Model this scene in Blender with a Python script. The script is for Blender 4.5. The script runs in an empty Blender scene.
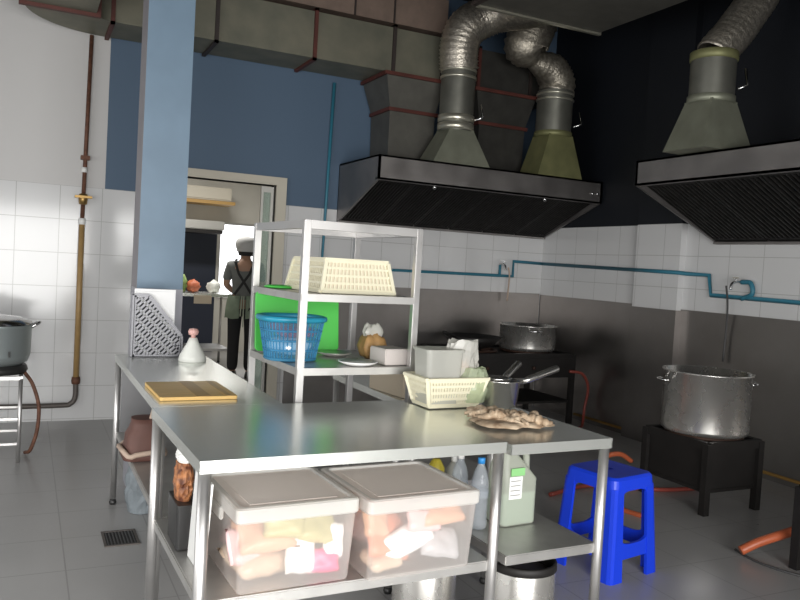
import bpy, bmesh, math, random
from mathutils import Vector, Matrix
from math import sin, cos, pi, radians
random.seed(7)
S = bpy.context.scene
COL = S.collection

# ---------------------------------------------------------------- camera
def cam_axes(yaw, pitch, roll):
    f = Vector((sin(yaw)*cos(pitch), cos(yaw)*cos(pitch), -sin(pitch)))
    r = Vector((cos(yaw), -sin(yaw), 0)); u = r.cross(f)
    return cos(roll)*r + sin(roll)*u, -sin(roll)*r + cos(roll)*u, f
R_, U_, F_ = cam_axes(radians(26.0), radians(2.44), radians(3.31))
cd = bpy.data.cameras.new('camera'); co = bpy.data.objects.new('camera', cd); COL.objects.link(co)
M = Matrix.Identity(4)
for i in range(3):
    M[i][0] = R_[i]; M[i][1] = U_[i]; M[i][2] = -F_[i]
M.translation = Vector((0, 0, 1.38))
co.matrix_world = M
cd.sensor_width = 36; cd.lens = 36*771.6/800; cd.clip_start = .05
S.camera = co

# ---------------------------------------------------------------- light
W = bpy.data.worlds.new('world'); S.world = W; W.use_nodes = True
W.node_tree.nodes['Background'].inputs[0].default_value = (.75, .87, 1, 1)
W.node_tree.nodes['Background'].inputs[1].default_value = .6
def area(name, loc, rot, sx, sy, power, col=(1, 1, 1), spread=180):
    l = bpy.data.lights.new(name, 'AREA'); l.shape = 'RECTANGLE'; l.size = sx; l.size_y = sy
    l.energy = power; l.color = col; l.spread = radians(spread)
    o = bpy.data.objects.new(name, l); COL.objects.link(o); o.location = loc; o.rotation_euler = rot
    return o
# daylight through the open front of the kitchen, behind and left of the camera
area('daylight_front', (-.3, -2.12, 1.10), (radians(74), 0, 0), 5.4, 1.95, 300, (1, .985, .96), 130)
# daylight through the side opening on the left
area('daylight_side', (-2.92, 2.4, 1.45), (radians(84), 0, radians(-90)), 4.0, 2.0, 60, (1, .985, .96), 130)
# unseen fill light added to brighten the back room
area('back_room_fill', (1.9, 9.2, 2.84), (0, 0, 0), 1.2, .3, 60, (1, .97, .92))
S.view_settings.view_transform = 'Standard'
S.view_settings.look = 'None'
S.view_settings.gamma = 1
S.view_settings.use_curve_mapping = False
S.view_settings.exposure = -0.28
S.cycles.use_denoising = True
S.cycles.max_bounces = 8
S.cycles.sample_clamp_indirect = 6

# ---------------------------------------------------------------- materials
def new_mat(name):
    m = bpy.data.materials.new(name); m.use_nodes = True
    nt = m.node_tree; return m, nt, nt.nodes['Principled BSDF']
def mat(name, col, rough=.5, metal=0, noise=.0, nscale=8, col2=None, bump=0, bscale=40, spec=.5, rvar=0, stretch=None):
    m, nt, b = new_mat(name)
    b.inputs['Base Color'].default_value = (*col, 1)
    b.inputs['Roughness'].default_value = rough; b.inputs['Metallic'].default_value = metal
    b.inputs['Specular IOR Level'].default_value = spec
    tc = nt.nodes.new('ShaderNodeTexCoord'); vec = tc.outputs['Object']
    if stretch:
        mp = nt.nodes.new('ShaderNodeMapping'); mp.inputs['Scale'].default_value = stretch
        nt.links.new(vec, mp.inputs[0]); vec = mp.outputs[0]
    if noise or col2 or rvar:
        n = nt.nodes.new('ShaderNodeTexNoise'); n.inputs['Scale'].default_value = nscale; n.inputs['Detail'].default_value = 5
        nt.links.new(vec, n.inputs[0])
        r = nt.nodes.new('ShaderNodeValToRGB')
        c2 = col2 or tuple(max(0, c*(1-noise)) for c in col)
        r.color_ramp.elements[0].position = .35; r.color_ramp.elements[1].position = .65
        r.color_ramp.elements[0].color = (*c2, 1); r.color_ramp.elements[1].color = (*col, 1)
        nt.links.new(n.outputs['Fac'], r.inputs[0])
        if noise or col2: nt.links.new(r.outputs[0], b.inputs['Base Color'])
        if rvar:
            mr = nt.nodes.new('ShaderNodeMapRange'); mr.inputs['To Min'].default_value = rough-rvar; mr.inputs['To Max'].default_value = rough+rvar
            mr.inputs['From Min'].default_value = .3; mr.inputs['From Max'].default_value = .7
            nt.links.new(n.outputs['Fac'], mr.inputs[0]); nt.links.new(mr.outputs[0], b.inputs['Roughness'])
    if bump:
        n2 = nt.nodes.new('ShaderNodeTexNoise'); n2.inputs['Scale'].default_value = bscale
        nt.links.new(vec, n2.inputs[0])
        bp = nt.nodes.new('ShaderNodeBump'); bp.inputs['Strength'].default_value = bump; bp.inputs['Distance'].default_value = .01
        nt.links.new(n2.outputs['Fac'], bp.inputs['Height']); nt.links.new(bp.outputs[0], b.inputs['Normal'])
    return m
def clear_mat(name, tint, clear=.5, rough=.15, trans=.4):
    m, nt, b = new_mat(name)
    b.inputs['Base Color'].default_value = (*tint, 1); b.inputs['Roughness'].default_value = rough
    out = nt.nodes['Material Output']
    tr = nt.nodes.new('ShaderNodeBsdfTransparent'); tr.inputs[0].default_value = (*[.6+.4*c for c in tint], 1)
    tl = nt.nodes.new('ShaderNodeBsdfTranslucent'); tl.inputs[0].default_value = (*tint, 1)
    m1 = nt.nodes.new('ShaderNodeMixShader'); m1.inputs[0].default_value = trans
    nt.links.new(b.outputs[0], m1.inputs[1]); nt.links.new(tl.outputs[0], m1.inputs[2])
    m2 = nt.nodes.new('ShaderNodeMixShader'); m2.inputs[0].default_value = clear
    nt.links.new(m1.outputs[0], m2.inputs[1]); nt.links.new(tr.outputs[0], m2.inputs[2])
    nt.links.new(m2.outputs[0], out.inputs['Surface'])
    return m
def math_node(nt, op, a, b):
    n = nt.nodes.new('ShaderNodeMath'); n.operation = op
    for i, v in enumerate((a, b)):
        if isinstance(v, (int, float)): n.inputs[i].default_value = v
        else: nt.links.new(v, n.inputs[i])
    return n.outputs[0]
def mixc(nt, fac, a, b):
    n = nt.nodes.new('ShaderNodeMix'); n.data_type = 'RGBA'
    if isinstance(fac, (int, float)): n.inputs[0].default_value = fac
    else: nt.links.new(fac, n.inputs[0])
    for i, v in ((6, a), (7, b)):
        if isinstance(v, tuple): n.inputs[i].default_value = (*v, 1)
        else: nt.links.new(v, n.inputs[i])
    return n.outputs[2]
def grid_lines(nt, u, v, su, sv, ou, ov, w):
    def line(c, s, o):
        t = math_node(nt, 'DIVIDE', math_node(nt, 'SUBTRACT', c, o), s)
        f = math_node(nt, 'FRACT', t, 0)
        d = math_node(nt, 'MINIMUM', f, math_node(nt, 'SUBTRACT', 1.0, f))
        return math_node(nt, 'LESS_THAN', d, w/s)
    return math_node(nt, 'MAXIMUM', line(u, su, ou), line(v, sv, ov))

BLUE = (.080, .128, .195); SHADED_BLUE = (.005, .007, .012); WHITE = (.58, .57, .56); TILE = (.66, .66, .66)  # right wall's upper blue is darkened to stand in for shade
def wall_mat(name, uaxis, upper):
    m, nt, b = new_mat(name)
    g = nt.nodes.new('ShaderNodeNewGeometry'); s = nt.nodes.new('ShaderNodeSeparateXYZ'); nt.links.new(g.outputs['Position'], s.inputs[0])
    u = s.outputs[uaxis]; z = s.outputs[2]
    gl = grid_lines(nt, u, z, .31, .265, .229, 1.87, .0025)
    tile = mixc(nt, gl, TILE, (.44, .44, .43))
    n = nt.nodes.new('ShaderNodeTexNoise'); n.inputs['Scale'].default_value = 3
    nt.links.new(g.outputs['Position'], n.inputs[0])
    if upper == 'split':
        paint = mixc(nt, math_node(nt, 'GREATER_THAN', u, .555), WHITE, BLUE)
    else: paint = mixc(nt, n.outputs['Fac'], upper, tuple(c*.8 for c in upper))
    low = math_node(nt, 'LESS_THAN', z, 1.87)
    nt.links.new(mixc(nt, low, paint, tile), b.inputs['Base Color'])
    rg = nt.nodes.new('ShaderNodeMapRange'); rg.inputs['To Min'].default_value = .62; rg.inputs['To Max'].default_value = .12
    nt.links.new(low, rg.inputs[0]); nt.links.new(rg.outputs[0], b.inputs['Roughness'])
    bp = nt.nodes.new('ShaderNodeBump'); bp.inputs['Strength'].default_value = .15; bp.inputs['Distance'].default_value = .004
    nt.links.new(math_node(nt, 'SUBTRACT', 1.0, gl), bp.inputs['Height']); nt.links.new(bp.outputs[0], b.inputs['Normal'])
    return m
def floor_mat():
    m, nt, b = new_mat('floor_tile')
    g = nt.nodes.new('ShaderNodeNewGeometry'); s = nt.nodes.new('ShaderNodeSeparateXYZ'); nt.links.new(g.outputs['Position'], s.inputs[0])
    gl = grid_lines(nt, s.outputs[0], s.outputs[1], .4, .4, .2, 3.92, .003)
    n = nt.nodes.new('ShaderNodeTexNoise'); n.inputs['Scale'].default_value = 2.2; n.inputs['Detail'].default_value = 6
    nt.links.new(g.outputs['Position'], n.inputs[0])
    c = mixc(nt, n.outputs['Fac'], (.33, .325, .32), (.42, .415, .41))
    nt.links.new(mixc(nt, gl, c, (.27, .265, .26)), b.inputs['Base Color'])
    mr = nt.nodes.new('ShaderNodeMapRange'); mr.inputs['To Min'].default_value = .22; mr.inputs['To Max'].default_value = .42
    nt.links.new(n.outputs['Fac'], mr.inputs[0]); nt.links.new(mr.outputs[0], b.inputs['Roughness'])
    return m

m_floor = floor_mat()
m_wall_back = wall_mat('wall_back_paint', 0, 'split')
m_wall_right = wall_mat('wall_right_paint', 1, SHADED_BLUE)
m_wall_white = mat('white_paint', WHITE, .6, noise=.06, nscale=3)
m_blue_paint = mat('light_blue_paint', (.165, .245, .33), .5, noise=.1, nscale=5)
m_grey_paint = mat('grey_paint', (.24, .23, .25), .55, noise=.1)
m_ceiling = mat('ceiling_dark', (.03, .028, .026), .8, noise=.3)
m_back_wall = mat('back_room_wall', (.62, .60, .54), .5, noise=.08, nscale=3)
m_navy = mat('back_room_navy', (.02, .026, .045), .5)
m_steel = mat('stainless_steel', (.58, .57, .56), .42, .9, rvar=.08, nscale=6)
m_top = mat('steel_table_top', (.80, .82, .78), .25, .75, rvar=0, nscale=5)
m_steel_dull = mat('dull_steel', (.60, .59, .57), .45, .85, noise=.12, nscale=10)
m_panel = mat('grey_steel_panel', (.20, .20, .205), .5, .6)
m_clad = mat('steel_cladding', (.30, .285, .275), .36, 1, noise=.14, nscale=3, rvar=.03)
m_hood = mat('hood_steel', (.34, .32, .31), .45, .85, noise=.2, nscale=4, rvar=.08)
m_filter = mat('greasy_filter', (.045, .042, .04), .5, .6, noise=.4, nscale=20)
m_galv = mat('galvanized_duct', (.21, .20, .15), .55, .35, col2=(.15, .15, .115), nscale=4)
m_duct_dark = mat('dark_duct_metal', (.045, .043, .038), .6, .2, noise=.3)  # darker metal for the duct behind the middle flue
m_galv_pink = mat('brown_duct', (.24, .175, .14), .6, .2, noise=.2)
m_galv_grey = mat('grey_duct', (.125, .12, .105), .5, .3, noise=.2)
m_cone = mat('flue_cone_metal', (.30, .31, .24), .45, .5, noise=.2, nscale=6)
m_cone_y = mat('yellowed_cone_metal', (.26, .26, .12), .5, .4, noise=.25, nscale=6)
m_flue = mat('flue_pipe_metal', (.22, .22, .19), .42, .7, noise=.2)
m_foil = mat('foil_hose', (.62, .57, .49), .36, .85, noise=.3, nscale=30, bump=.5, bscale=60)
m_foil_dark = mat('dark_foil_hose', (.46, .42, .35), .40, .8, noise=.4, nscale=25, bump=.5, bscale=60)  # darker foil for the middle flue's hose
m_flange = mat('red_oxide_flange', (.11, .028, .02), .6, noise=.3)
m_flange_dark = mat('dark_flange', (.035, .025, .022), .6)
m_band = mat('bright_clamp_band', (.62, .60, .50), .3, .8)
m_rust = mat('rusty_pipe', (.17, .075, .045), .65, .2, noise=.4, nscale=30)
m_tan = mat('tan_pipe_paint', (.42, .27, .11), .45, noise=.15, nscale=20)
m_pipe_grey = mat('dark_grey_pipe', (.11, .095, .085), .5, .2)
m_brass = mat('brass', (.42, .27, .10), .4, .8, noise=.2)
m_teal = mat('blue_water_pipe', (.035, .19, .27), .45)
m_chrome = mat('chrome', (.7, .7, .7), .15, 1)
m_iron = mat('black_iron', (.015, .013, .012), .6, .2, noise=.3)
m_iron_brown = mat('heated_iron', (.06, .028, .018), .6, .3, noise=.4)
m_pan = mat('pan_steel', (.74, .73, .70), .27, .97)
m_pot = mat('pot_aluminium', (.82, .80, .76), .27, .9, rvar=.02, nscale=9)
m_pot_in = mat('pot_inside', (.55, .54, .51), .35, 1)
m_bluepl = mat('blue_plastic', (.008, .05, .72), .4)
m_cream = mat('cream_plastic', (.78, .74, .56), .4)
m_beige = mat('beige_plastic', (.68, .60, .46), .45)
m_linen = mat('cream_mesh', (.66, .62, .47), .45)
m_skyb = clear_mat('clear_blue_plastic', (.12, .46, .70), .55, .25, .3)
m_skyfilm = clear_mat('clear_blue_film', (.25, .60, .85), .72, .25, .3)
m_green = mat('green_plastic', (.07, .50, .07), .4)
m_clear = clear_mat('frosted_plastic', (.93, .89, .86), .68, .25, .35)
m_lid = clear_mat('frosted_lid', (.97, .88, .82), .06, .4, .1)
m_tub = clear_mat('grey_translucent_plastic', (.74, .74, .69), .30, .25, .4)
m_bag = clear_mat('clear_bag', (.88, .87, .82), .38, .15, .3)
m_bottle = clear_mat('water_bottle_plastic', (.74, .79, .84), .74, .06, .1)
m_jug = clear_mat('jug_plastic', (.66, .69, .60), .30, .35, .4)
m_jugliq = mat('green_liquid', (.38, .50, .44), .4)
m_label = mat('white_label', (.85, .85, .83), .5)
m_greenlab = mat('green_label', (.25, .55, .22), .5)
m_bluecap = mat('blue_cap', (.03, .25, .62), .4)
m_yellow = mat('yellow_plastic', (.55, .45, .05), .4)
m_black = mat('black_plastic', (.02, .02, .02), .4)
m_board = mat('yellow_wood', (.74, .48, .16), .5, noise=.15, nscale=12, stretch=(1, 8, 1))
m_board2 = mat('brown_wood', (.46, .28, .09), .5)
m_cloth = mat('beige_cloth', (.58, .46, .33), .9, col2=(.27, .18, .11), nscale=30, bump=.4, bscale=120)
m_white = mat('white_plastic', (.82, .82, .80), .4)
m_bottlewhite = mat('milk_white', (.80, .81, .76), .35)
m_pink = mat('pink_cap', (.72, .42, .38), .4)
m_paper = mat('paper_white', (.88, .88, .88), .7)
m_magholder = mat('silver_perforated_sheet', (.25, .25, .27), .45, .2)
m_brownbag = mat('brown_bag', (.15, .07, .055), .6, noise=.2)
m_hem = mat('beige_hem', (.50, .38, .30), .7)
m_card = mat('cardboard', (.55, .47, .36), .8)
m_mauve = mat('pale_box', (.58, .53, .50), .7)
m_tealm = mat('teal_print', (.03, .30, .28), .6)
m_chili = mat('dried_chilli', (.48, .20, .08), .5, col2=(.10, .03, .015), nscale=45)
m_bluebag = mat('blue_grey_bag', (.22, .25, .27), .5, noise=.2)
m_orange = mat('orange_hose', (.46, .11, .045), .4)
m_redhose = mat('red_hose', (.27, .055, .04), .4)
m_ygas = mat('yellow_pipe', (.42, .24, .06), .5)
m_cable = mat('dark_cable', (.06, .06, .06), .5)
m_cooker = mat('cooker_grey', (.42, .47, .47), .3, .7)
m_alu = mat('aluminium_frame', (.60, .59, .55), .35, .6)
m_creamfr = mat('cream_frame', (.56, .52, .43), .5)
m_darkseal = mat('dark_seal', (.05, .045, .04), .6)
m_glass = clear_mat('greenish_glass', (.55, .68, .62), .72, .05, .1)
m_bglass = clear_mat('window_glass', (.9, .92, .92), .9, .02, .1)
m_skin = mat('skin', (.48, .28, .19), .5)
m_shirt = mat('grey_shirt', (.22, .23, .22), .8, noise=.2)
m_apron = mat('sage_apron', (.24, .30, .22), .8, noise=.2)
m_strap = mat('black_strap', (.02, .02, .02), .7)
m_trouser = mat('black_trousers', (.012, .012, .014), .8)
m_cap = mat('grey_cap', (.58, .58, .57), .8, noise=.1)
m_hair = mat('black_hair', (.01, .01, .01), .5)
m_veg = mat('leafy_green', (.16, .30, .08), .6, col2=(.35, .45, .18), nscale=30)
m_tomato = mat('red_orange_veg', (.55, .16, .08), .5)
def emis(name, col, s):
    m, nt, b = new_mat(name); b.inputs['Base Color'].default_value = (*col, 1)
    b.inputs['Emission Color'].default_value = (*col, 1); b.inputs['Emission Strength'].default_value = s; return m
m_day = emis('bright_daylight', (.95, .97, 1), 2.6)
PACK = [mat('pack_'+n, c, .35) for n, c in (('peach', (.72, .42, .28)), ('white', (.92, .92, .92)), ('pink', (.85, .12, .28)), ('olive', (.50, .47, .22)),
        ('coral', (.80, .30, .18)), ('beige', (.62, .48, .36)), ('grey', (.50, .50, .52)), ('palepink', (.80, .55, .55)))]

# ---------------------------------------------------------------- mesh helpers
def BM(): return bmesh.new()
def box(bm, x0, y0, z0, x1, y1, z1, bev=0):
    b2 = bmesh.new() if bev else bm
    vs = [b2.verts.new(p) for p in ((x0,y0,z0),(x1,y0,z0),(x1,y1,z0),(x0,y1,z0),(x0,y0,z1),(x1,y0,z1),(x1,y1,z1),(x0,y1,z1))]
    for f in ((0,3,2,1),(4,5,6,7),(0,1,5,4),(1,2,6,5),(2,3,7,6),(3,0,4,7)): b2.faces.new([vs[i] for i in f])
    if bev:
        bmesh.ops.bevel(b2, geom=b2.edges[:], offset=bev, segments=2, affect='EDGES')
        merge(bm, b2)
    return bm
def merge(bm, b2, mtx=None):
    me = bpy.data.meshes.new('tmp'); b2.to_mesh(me); b2.free()
    if mtx: me.transform(mtx)
    bm.from_mesh(me); bpy.data.meshes.remove(me)
def frame_for(d):
    d = d.normalized(); a = Vector((0,0,1)) if abs(d.z) < .95 else Vector((1,0,0))
    u = d.cross(a).normalized(); return u, d.cross(u).normalized()
def bar(bm, p, q, w, t=None, up=None):
    """rectangular bar from p to q"""
    p, q = Vector(p), Vector(q); t = t or w; d = (q-p)
    u, v = frame_for(d)
    if up is not None:
        u = d.normalized().cross(Vector(up)).normalized(); v = u.cross(d.normalized()).normalized()
    ring = lambda c: [bm.verts.new(c + u*a*w/2 + v*b*t/2) for a, b in ((-1,-1),(1,-1),(1,1),(-1,1))]
    A, B = ring(p), ring(q)
    for i in range(4): bm.faces.new((A[i], A[(i+1)%4], B[(i+1)%4], B[i]))
    bm.faces.new(A[::-1]); bm.faces.new(B)
def tube(bm, pts, r, n=12, cap=True, closed=False):
    pts = [Vector(p) for p in pts]; rs = r if isinstance(r, (list, tuple)) else [r]*len(pts)
    rings = []; prev = None
    for i, p in enumerate(pts):
        if closed: d = pts[(i+1)%len(pts)]-pts[i-1]
        else: d = pts[min(i+1, len(pts)-1)]-pts[max(i-1, 0)]
        d.normalize()
        if prev is None: u, v = frame_for(d)
        else:
            u = (prev - d*prev.dot(d))
            if u.length < 1e-5: u, _ = frame_for(d)
            u.normalize(); v = d.cross(u)
        prev = u
        rings.append([bm.verts.new(p + (u*cos(2*pi*k/n)+v*sin(2*pi*k/n))*rs[i]) for k in range(n)])
    m = len(rings)
    for i in range(m if closed else m-1):
        A, B = rings[i], rings[(i+1)%m]
        for k in range(n):
            f = bm.faces.new((A[k], A[(k+1)%n], B[(k+1)%n], B[k])); f.smooth = True
    if cap and not closed:
        bm.faces.new(rings[0][::-1]); bm.faces.new(rings[-1])
def smooth_path(pts, per=6):
    pts = [Vector(p) for p in pts]; out = []
    P = [2*pts[0]-pts[1]] + pts + [2*pts[-1]-pts[-2]]
    for i in range(1, len(P)-2):
        a, b, c, d = P[i-1:i+3]
        for k in range(per):
            t = k/per
            out.append(.5*((2*b)+(c-a)*t+(2*a-5*b+4*c-d)*t*t+(3*b-a-3*c+d)*t**3))
    out.append(pts[-1]); return out
def lathe(bm, prof, c=(0,0,0), n=32, mtx=None):
    """prof: list of (r,z); closes on the axis when r is 0"""
    b2 = bm if mtx is None else bmesh.new(); c = Vector(c); rings = []
    for r, z in prof:
        if r < 1e-6: rings.append([b2.verts.new(c+Vector((0,0,z)))])
        else: rings.append([b2.verts.new(c+Vector((r*cos(2*pi*k/n), r*sin(2*pi*k/n), z))) for k in range(n)])
    for A, B in zip(rings, rings[1:]):
        for k in range(n):
            a = A if len(A) == 1 else [A[k], A[(k+1)%n]]; b = B if len(B) == 1 else [B[(k+1)%n], B[k]]
            if len(a)+len(b) < 3: continue
            f = b2.faces.new(a+b); f.smooth = True
    if mtx is not None: merge(bm, b2, mtx)
def loft(bm, rings, cap=True, smooth=False):
    R = [[bm.verts.new(p) for p in r] for r in rings]; n = len(R[0])
    for A, B in zip(R, R[1:]):
        for k in range(n):
            f = bm.faces.new((A[k], A[(k+1)%n], B[(k+1)%n], B[k])); f.smooth = smooth
    if cap: bm.faces.new(R[0][::-1]); bm.faces.new(R[-1])
def rrect(w, d, r, z, cx=0, cy=0, n=5):
    out = []
    for sx, sy, a0 in ((1,1,0),(-1,1,pi/2),(-1,-1,pi),(1,-1,1.5*pi)):
        for k in range(n+1):
            a = a0+pi/2*k/n; out.append((cx+sx*(w/2-r)+r*cos(a), cy+sy*(d/2-r)+r*sin(a), z))
    return out
def extrude_profile(bm, prof, fn, a, b):
    """closed profile of 2D points placed by fn(u,v,t) between t=a and t=b"""
    A = [bm.verts.new(fn(u, v, a)) for u, v in prof]; B = [bm.verts.new(fn(u, v, b)) for u, v in prof]
    n = len(prof)
    for k in range(n): bm.faces.new((A[k], A[(k+1)%n], B[(k+1)%n], B[k]))
    bm.faces.new(A[::-1]); bm.faces.new(B)

def obj(name, bm, m, parent=None, world=True, label=None, bev=0, sharp=True):
    bmesh.ops.recalc_face_normals(bm, faces=bm.faces[:])
    me = bpy.data.meshes.new(name); bm.to_mesh(me); bm.free()
    me.materials.append(m)
    o = bpy.data.objects.new(name, me); COL.objects.link(o)
    if parent is not None:
        if world:
            chain = []; p = parent
            while p is not None: chain.append(p); p = p.parent
            mw = Matrix.Identity(4)
            for p in reversed(chain): mw = mw @ (Matrix.Translation(p.location) @ p.rotation_euler.to_matrix().to_4x4())
            me.transform(mw.inverted())
        o.parent = parent
    if bev:
        md = o.modifiers.new('bevel', 'BEVEL'); md.width = bev; md.segments = 2; md.limit_method = 'ANGLE'
    if label: o['label'] = label
    return o
def tag(o, label, cat, group=None, kind=None):
    o['label'] = label; o['category'] = cat
    if group: o['group'] = group
    if kind: o['kind'] = kind
    return o
def thing(name, label, cat, loc=(0,0,0), rz=0, group=None):
    o = bpy.data.objects.new(name, None); COL.objects.link(o); o.empty_display_size = .1
    o.location = loc; o.rotation_euler = (0, 0, rz)
    return tag(o, label, cat, group)
def struct(name, bm, m, label=None):
    o = obj(name, bm, m); o['kind'] = 'structure'
    if label: o['label'] = label; o['category'] = name.split('_')[0]
    return o
def copy_tree(o, parent=None):
    c = o.copy(); COL.objects.link(c)
    if parent: c.parent = parent
    for ch in list(o.children): copy_tree(ch, c)
    return c
def origin_to(o, loc):
    loc = Vector(loc); o.data.transform(Matrix.Translation(-loc)); o.location = loc; return o

# ---------------------------------------------------------------- the room
XR, YB = 4.88, 6.65
CEIL = 4.0
struct('floor', box(BM(), -3.1, -2.4, -.1, 5.1, 11.4, 0), m_floor, 'grey square floor tiles of the kitchen')
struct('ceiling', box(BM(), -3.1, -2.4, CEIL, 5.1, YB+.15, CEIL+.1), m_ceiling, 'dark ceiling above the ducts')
bm = BM()
box(bm, -3.1, YB, 0, 1.0, YB+.15, CEIL); box(bm, 1.965, YB, 0, 5.1, YB+.15, CEIL); box(bm, 1.0, YB, 2.035, 1.965, YB+.15, CEIL)
struct('wall_back', bm, m_wall_back, 'back wall, white tiles below, white and blue paint above')
struct('wall_right', box(BM(), XR, -2.4, 0, XR+.15, YB, CEIL), m_wall_right, 'right wall with white tile band below blue paint darkened as if in shade')
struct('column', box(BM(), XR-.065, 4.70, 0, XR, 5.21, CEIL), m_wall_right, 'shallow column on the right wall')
bm = BM(); box(bm, -3.1, -2.4, 0, -3.0, .4, CEIL); box(bm, -3.1, 4.4, 0, -3.0, YB, CEIL); box(bm, -3.1, .4, 2.5, -3.0, 4.4, CEIL); box(bm, -3.1, .4, 0, -3.0, 4.4, .4)
struct('wall_left', bm, m_wall_white)
bm = BM(); box(bm, -3.1, -2.4, 2.15, 2.5, -2.2, CEIL); box(bm, 2.5, -2.4, 0, 5.1, -2.2, CEIL)
struct('wall_front', bm, m_wall_white)
# steel cladding on the walls (lower half)
bm = BM(); box(bm, 2.12, YB-.012, 0, XR-.02, YB, 1.185); struct('trim_1', bm, m_clad, 'stainless sheet cladding along the lower back wall')
bm = BM(); box(bm, XR-.012, -1.5, 0, XR, 4.70, 1.165); box(bm, XR-.012, 5.21, 0, XR, YB-.012, 1.175)
box(bm, XR-.078, 4.70, 0, XR-.065, 5.21, 1.155); box(bm, XR-.078, 4.688, 0, XR-.012, 4.70, 1.155); box(bm, XR-.078, 5.21, 0, XR-.012, 5.222, 1.155)
struct('trim_2', bm, m_clad, 'dark stainless sheet cladding along the right wall')
# free standing square pillar
bm = BM(); box(bm, .575, 4.6, 0, .83, 4.855, CEIL)
o = struct('pillar', bm, m_blue_paint, 'light blue square pillar left of the doorway')
o.data.materials.append(m_grey_paint)
for p in o.data.polygons:
    if p.normal.x < -.9: p.material_index = 1
bm = BM(); box(bm, .573, 4.598, 0, .832, 4.857, 1.175); struct('trim_4', bm, mat('pillar_grey', (.36, .36, .40), .5, noise=.08), 'grey painted lower part of the pillar')
# doorway frame and its sliding leaf
bm = BM()
box(bm, .93, YB-.03, 2.035, 2.055, YB+.15, 2.105); box(bm, 1.965, YB-.03, 0, 2.055, YB+.15, 2.035); box(bm, .93, YB-.03, 0, 1.02, YB+.15, 2.035)
d1 = struct('door_1', bm, m_creamfr, 'cream doorway frame with aluminium sliding leaf')
bm = BM(); box(bm, 1.955, YB+.03, .02, 1.975, YB+.07, 2.03); obj('seal', bm, m_darkseal, d1)
bm = BM()
for x0, x1 in ((1.845, 1.865), (1.93, 1.955)): box(bm, x0, YB+.03, .02, x1, YB+.065, 2.02)
for z0, z1 in ((.02, .10), (.98, 1.03), (1.97, 2.02)): box(bm, 1.865, YB+.03, z0, 1.93, YB+.065, z1)
lf = obj('leaf_frame', bm, m_alu, d1)
bm = BM(); box(bm, 1.865, YB+.045, .10, 1.93, YB+.05, 1.97); obj('glass_pane', bm, m_glass, lf)
# the room beyond the doorway
struct('wall_back_room_left', box(BM(), -.1, YB+.15, 0, 0, 11.3, 2.95), m_back_wall)
struct('wall_back_room_right', box(BM(), 4.3, YB+.15, 0, 4.4, 11.3, 2.95), m_back_wall)
bm = BM(); box(bm, 0, 11.2, 0, 2.50, 11.35, 2.95); box(bm, 3.05, 11.2, 0, 4.4, 11.35, 2.95); box(bm, 2.50, 11.2, 1.88, 3.05, 11.35, 2.95); box(bm, 2.50, 11.2, 0, 3.05, 11.35, .75)
struct('wall_back_room_far', bm, m_back_wall, 'cream far wall of the room beyond the doorway')
struct('ceiling_back_room', box(BM(), -.1, YB+.15, 2.9, 4.4, 11.35, 3.0), m_back_wall)
bm = BM()
for a in ((2.50, .75, 2.53, 1.88), (3.02, .75, 3.05, 1.88), (2.53, 1.85, 3.02, 1.88), (2.53, .75, 3.02, .79)): box(bm, a[0], 11.22, a[1], a[2], 11.28, a[3])
w1 = struct('window_1', bm, m_alu, 'bright window at the end of the back room')
bm = BM(); box(bm, 2.53, 11.24, .79, 3.02, 11.25, 1.85); obj('pane', bm, m_day, w1)
# lower dark paint in the back room behind the cooking line
struct('trim_3', box(BM(), 1.2, 11.18, 0, 2.47, 11.2, 1.70), m_navy, 'dark navy lower part of the far wall in the back room')

# ---------------------------------------------------------------- ducts
def flange(root, x, y0, y1, z0, z1, m, t=.035, e=.03):
    bm = BM()
    box(bm, x-t/2, y0-e, z0-e, x+t/2, y0, z1+e); box(bm, x-t/2, y0-e, z0-e, x+t/2, y1+e*.5, z0)
    box(bm, x-t/2, y0-e, z1, x+t/2, y1+e*.5, z1+e); box(bm, x-t/2, y1, z0, x+t/2, y1+e*.5, z1)
    obj('flange', bm, m, root)
YD0, YD1, ZD0, ZD1 = 6.15, 6.62, 3.06, 3.44
md = thing('ventilation_duct', 'olive galvanized rectangular duct with red flanges along the back wall', 'duct', (1.8, 6.4, ZD0))
bm = BM(); box(bm, .52, YD0, ZD0, 3.30, YD1, ZD1); obj('straight_run', bm, m_galv, md, bev=.004)
# elbow turning towards the room at the left end, and the branch that leaves it
bm = BM(); cx, cy = .52, 6.03
n = 14; O = [[], []]; I = [[], []]
for k in range(n+1):
    a = radians(90*k/n)
    for s_, z in ((0, ZD0), (1, ZD1)):
        O[s_].append(bm.verts.new((cx-(YD1-cy)*sin(a), cy+(YD1-cy)*cos(a), z))); I[s_].append(bm.verts.new((cx-(YD0-cy)*sin(a), cy+(YD0-cy)*cos(a), z)))
for k in range(n):
    bm.faces.new((O[0][k], O[0][k+1], O[1][k+1], O[1][k])); bm.faces.new((I[0][k], I[0][k+1], I[1][k+1], I[1][k]))
    for s_ in (0, 1): bm.faces.new((O[s_][k], O[s_][k+1], I[s_][k+1], I[s_][k]))
obj('elbow', bm, m_galv, md)
bm = BM(); box(bm, cx-(YD1-cy), 3.2, ZD0, cx-(YD0-cy), cy, ZD1); obj('branch', bm, m_galv, md, bev=.004)
bm = BM(); x0, x1 = cx-(YD1-cy), cx-(YD0-cy); box(bm, x0-.03, cy-.02, ZD0-.025, x1+.03, cy+.02, ZD0); box(bm, x0-.03, cy-.02, ZD0, x0, cy+.02, ZD1+.02); box(bm, x1, cy-.02, ZD0, x1+.03, cy+.02, ZD1+.02); box(bm, x0, cy-.02, ZD1, x1, cy+.02, ZD1+.02)
obj('flange', bm, m_flange, md)
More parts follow.
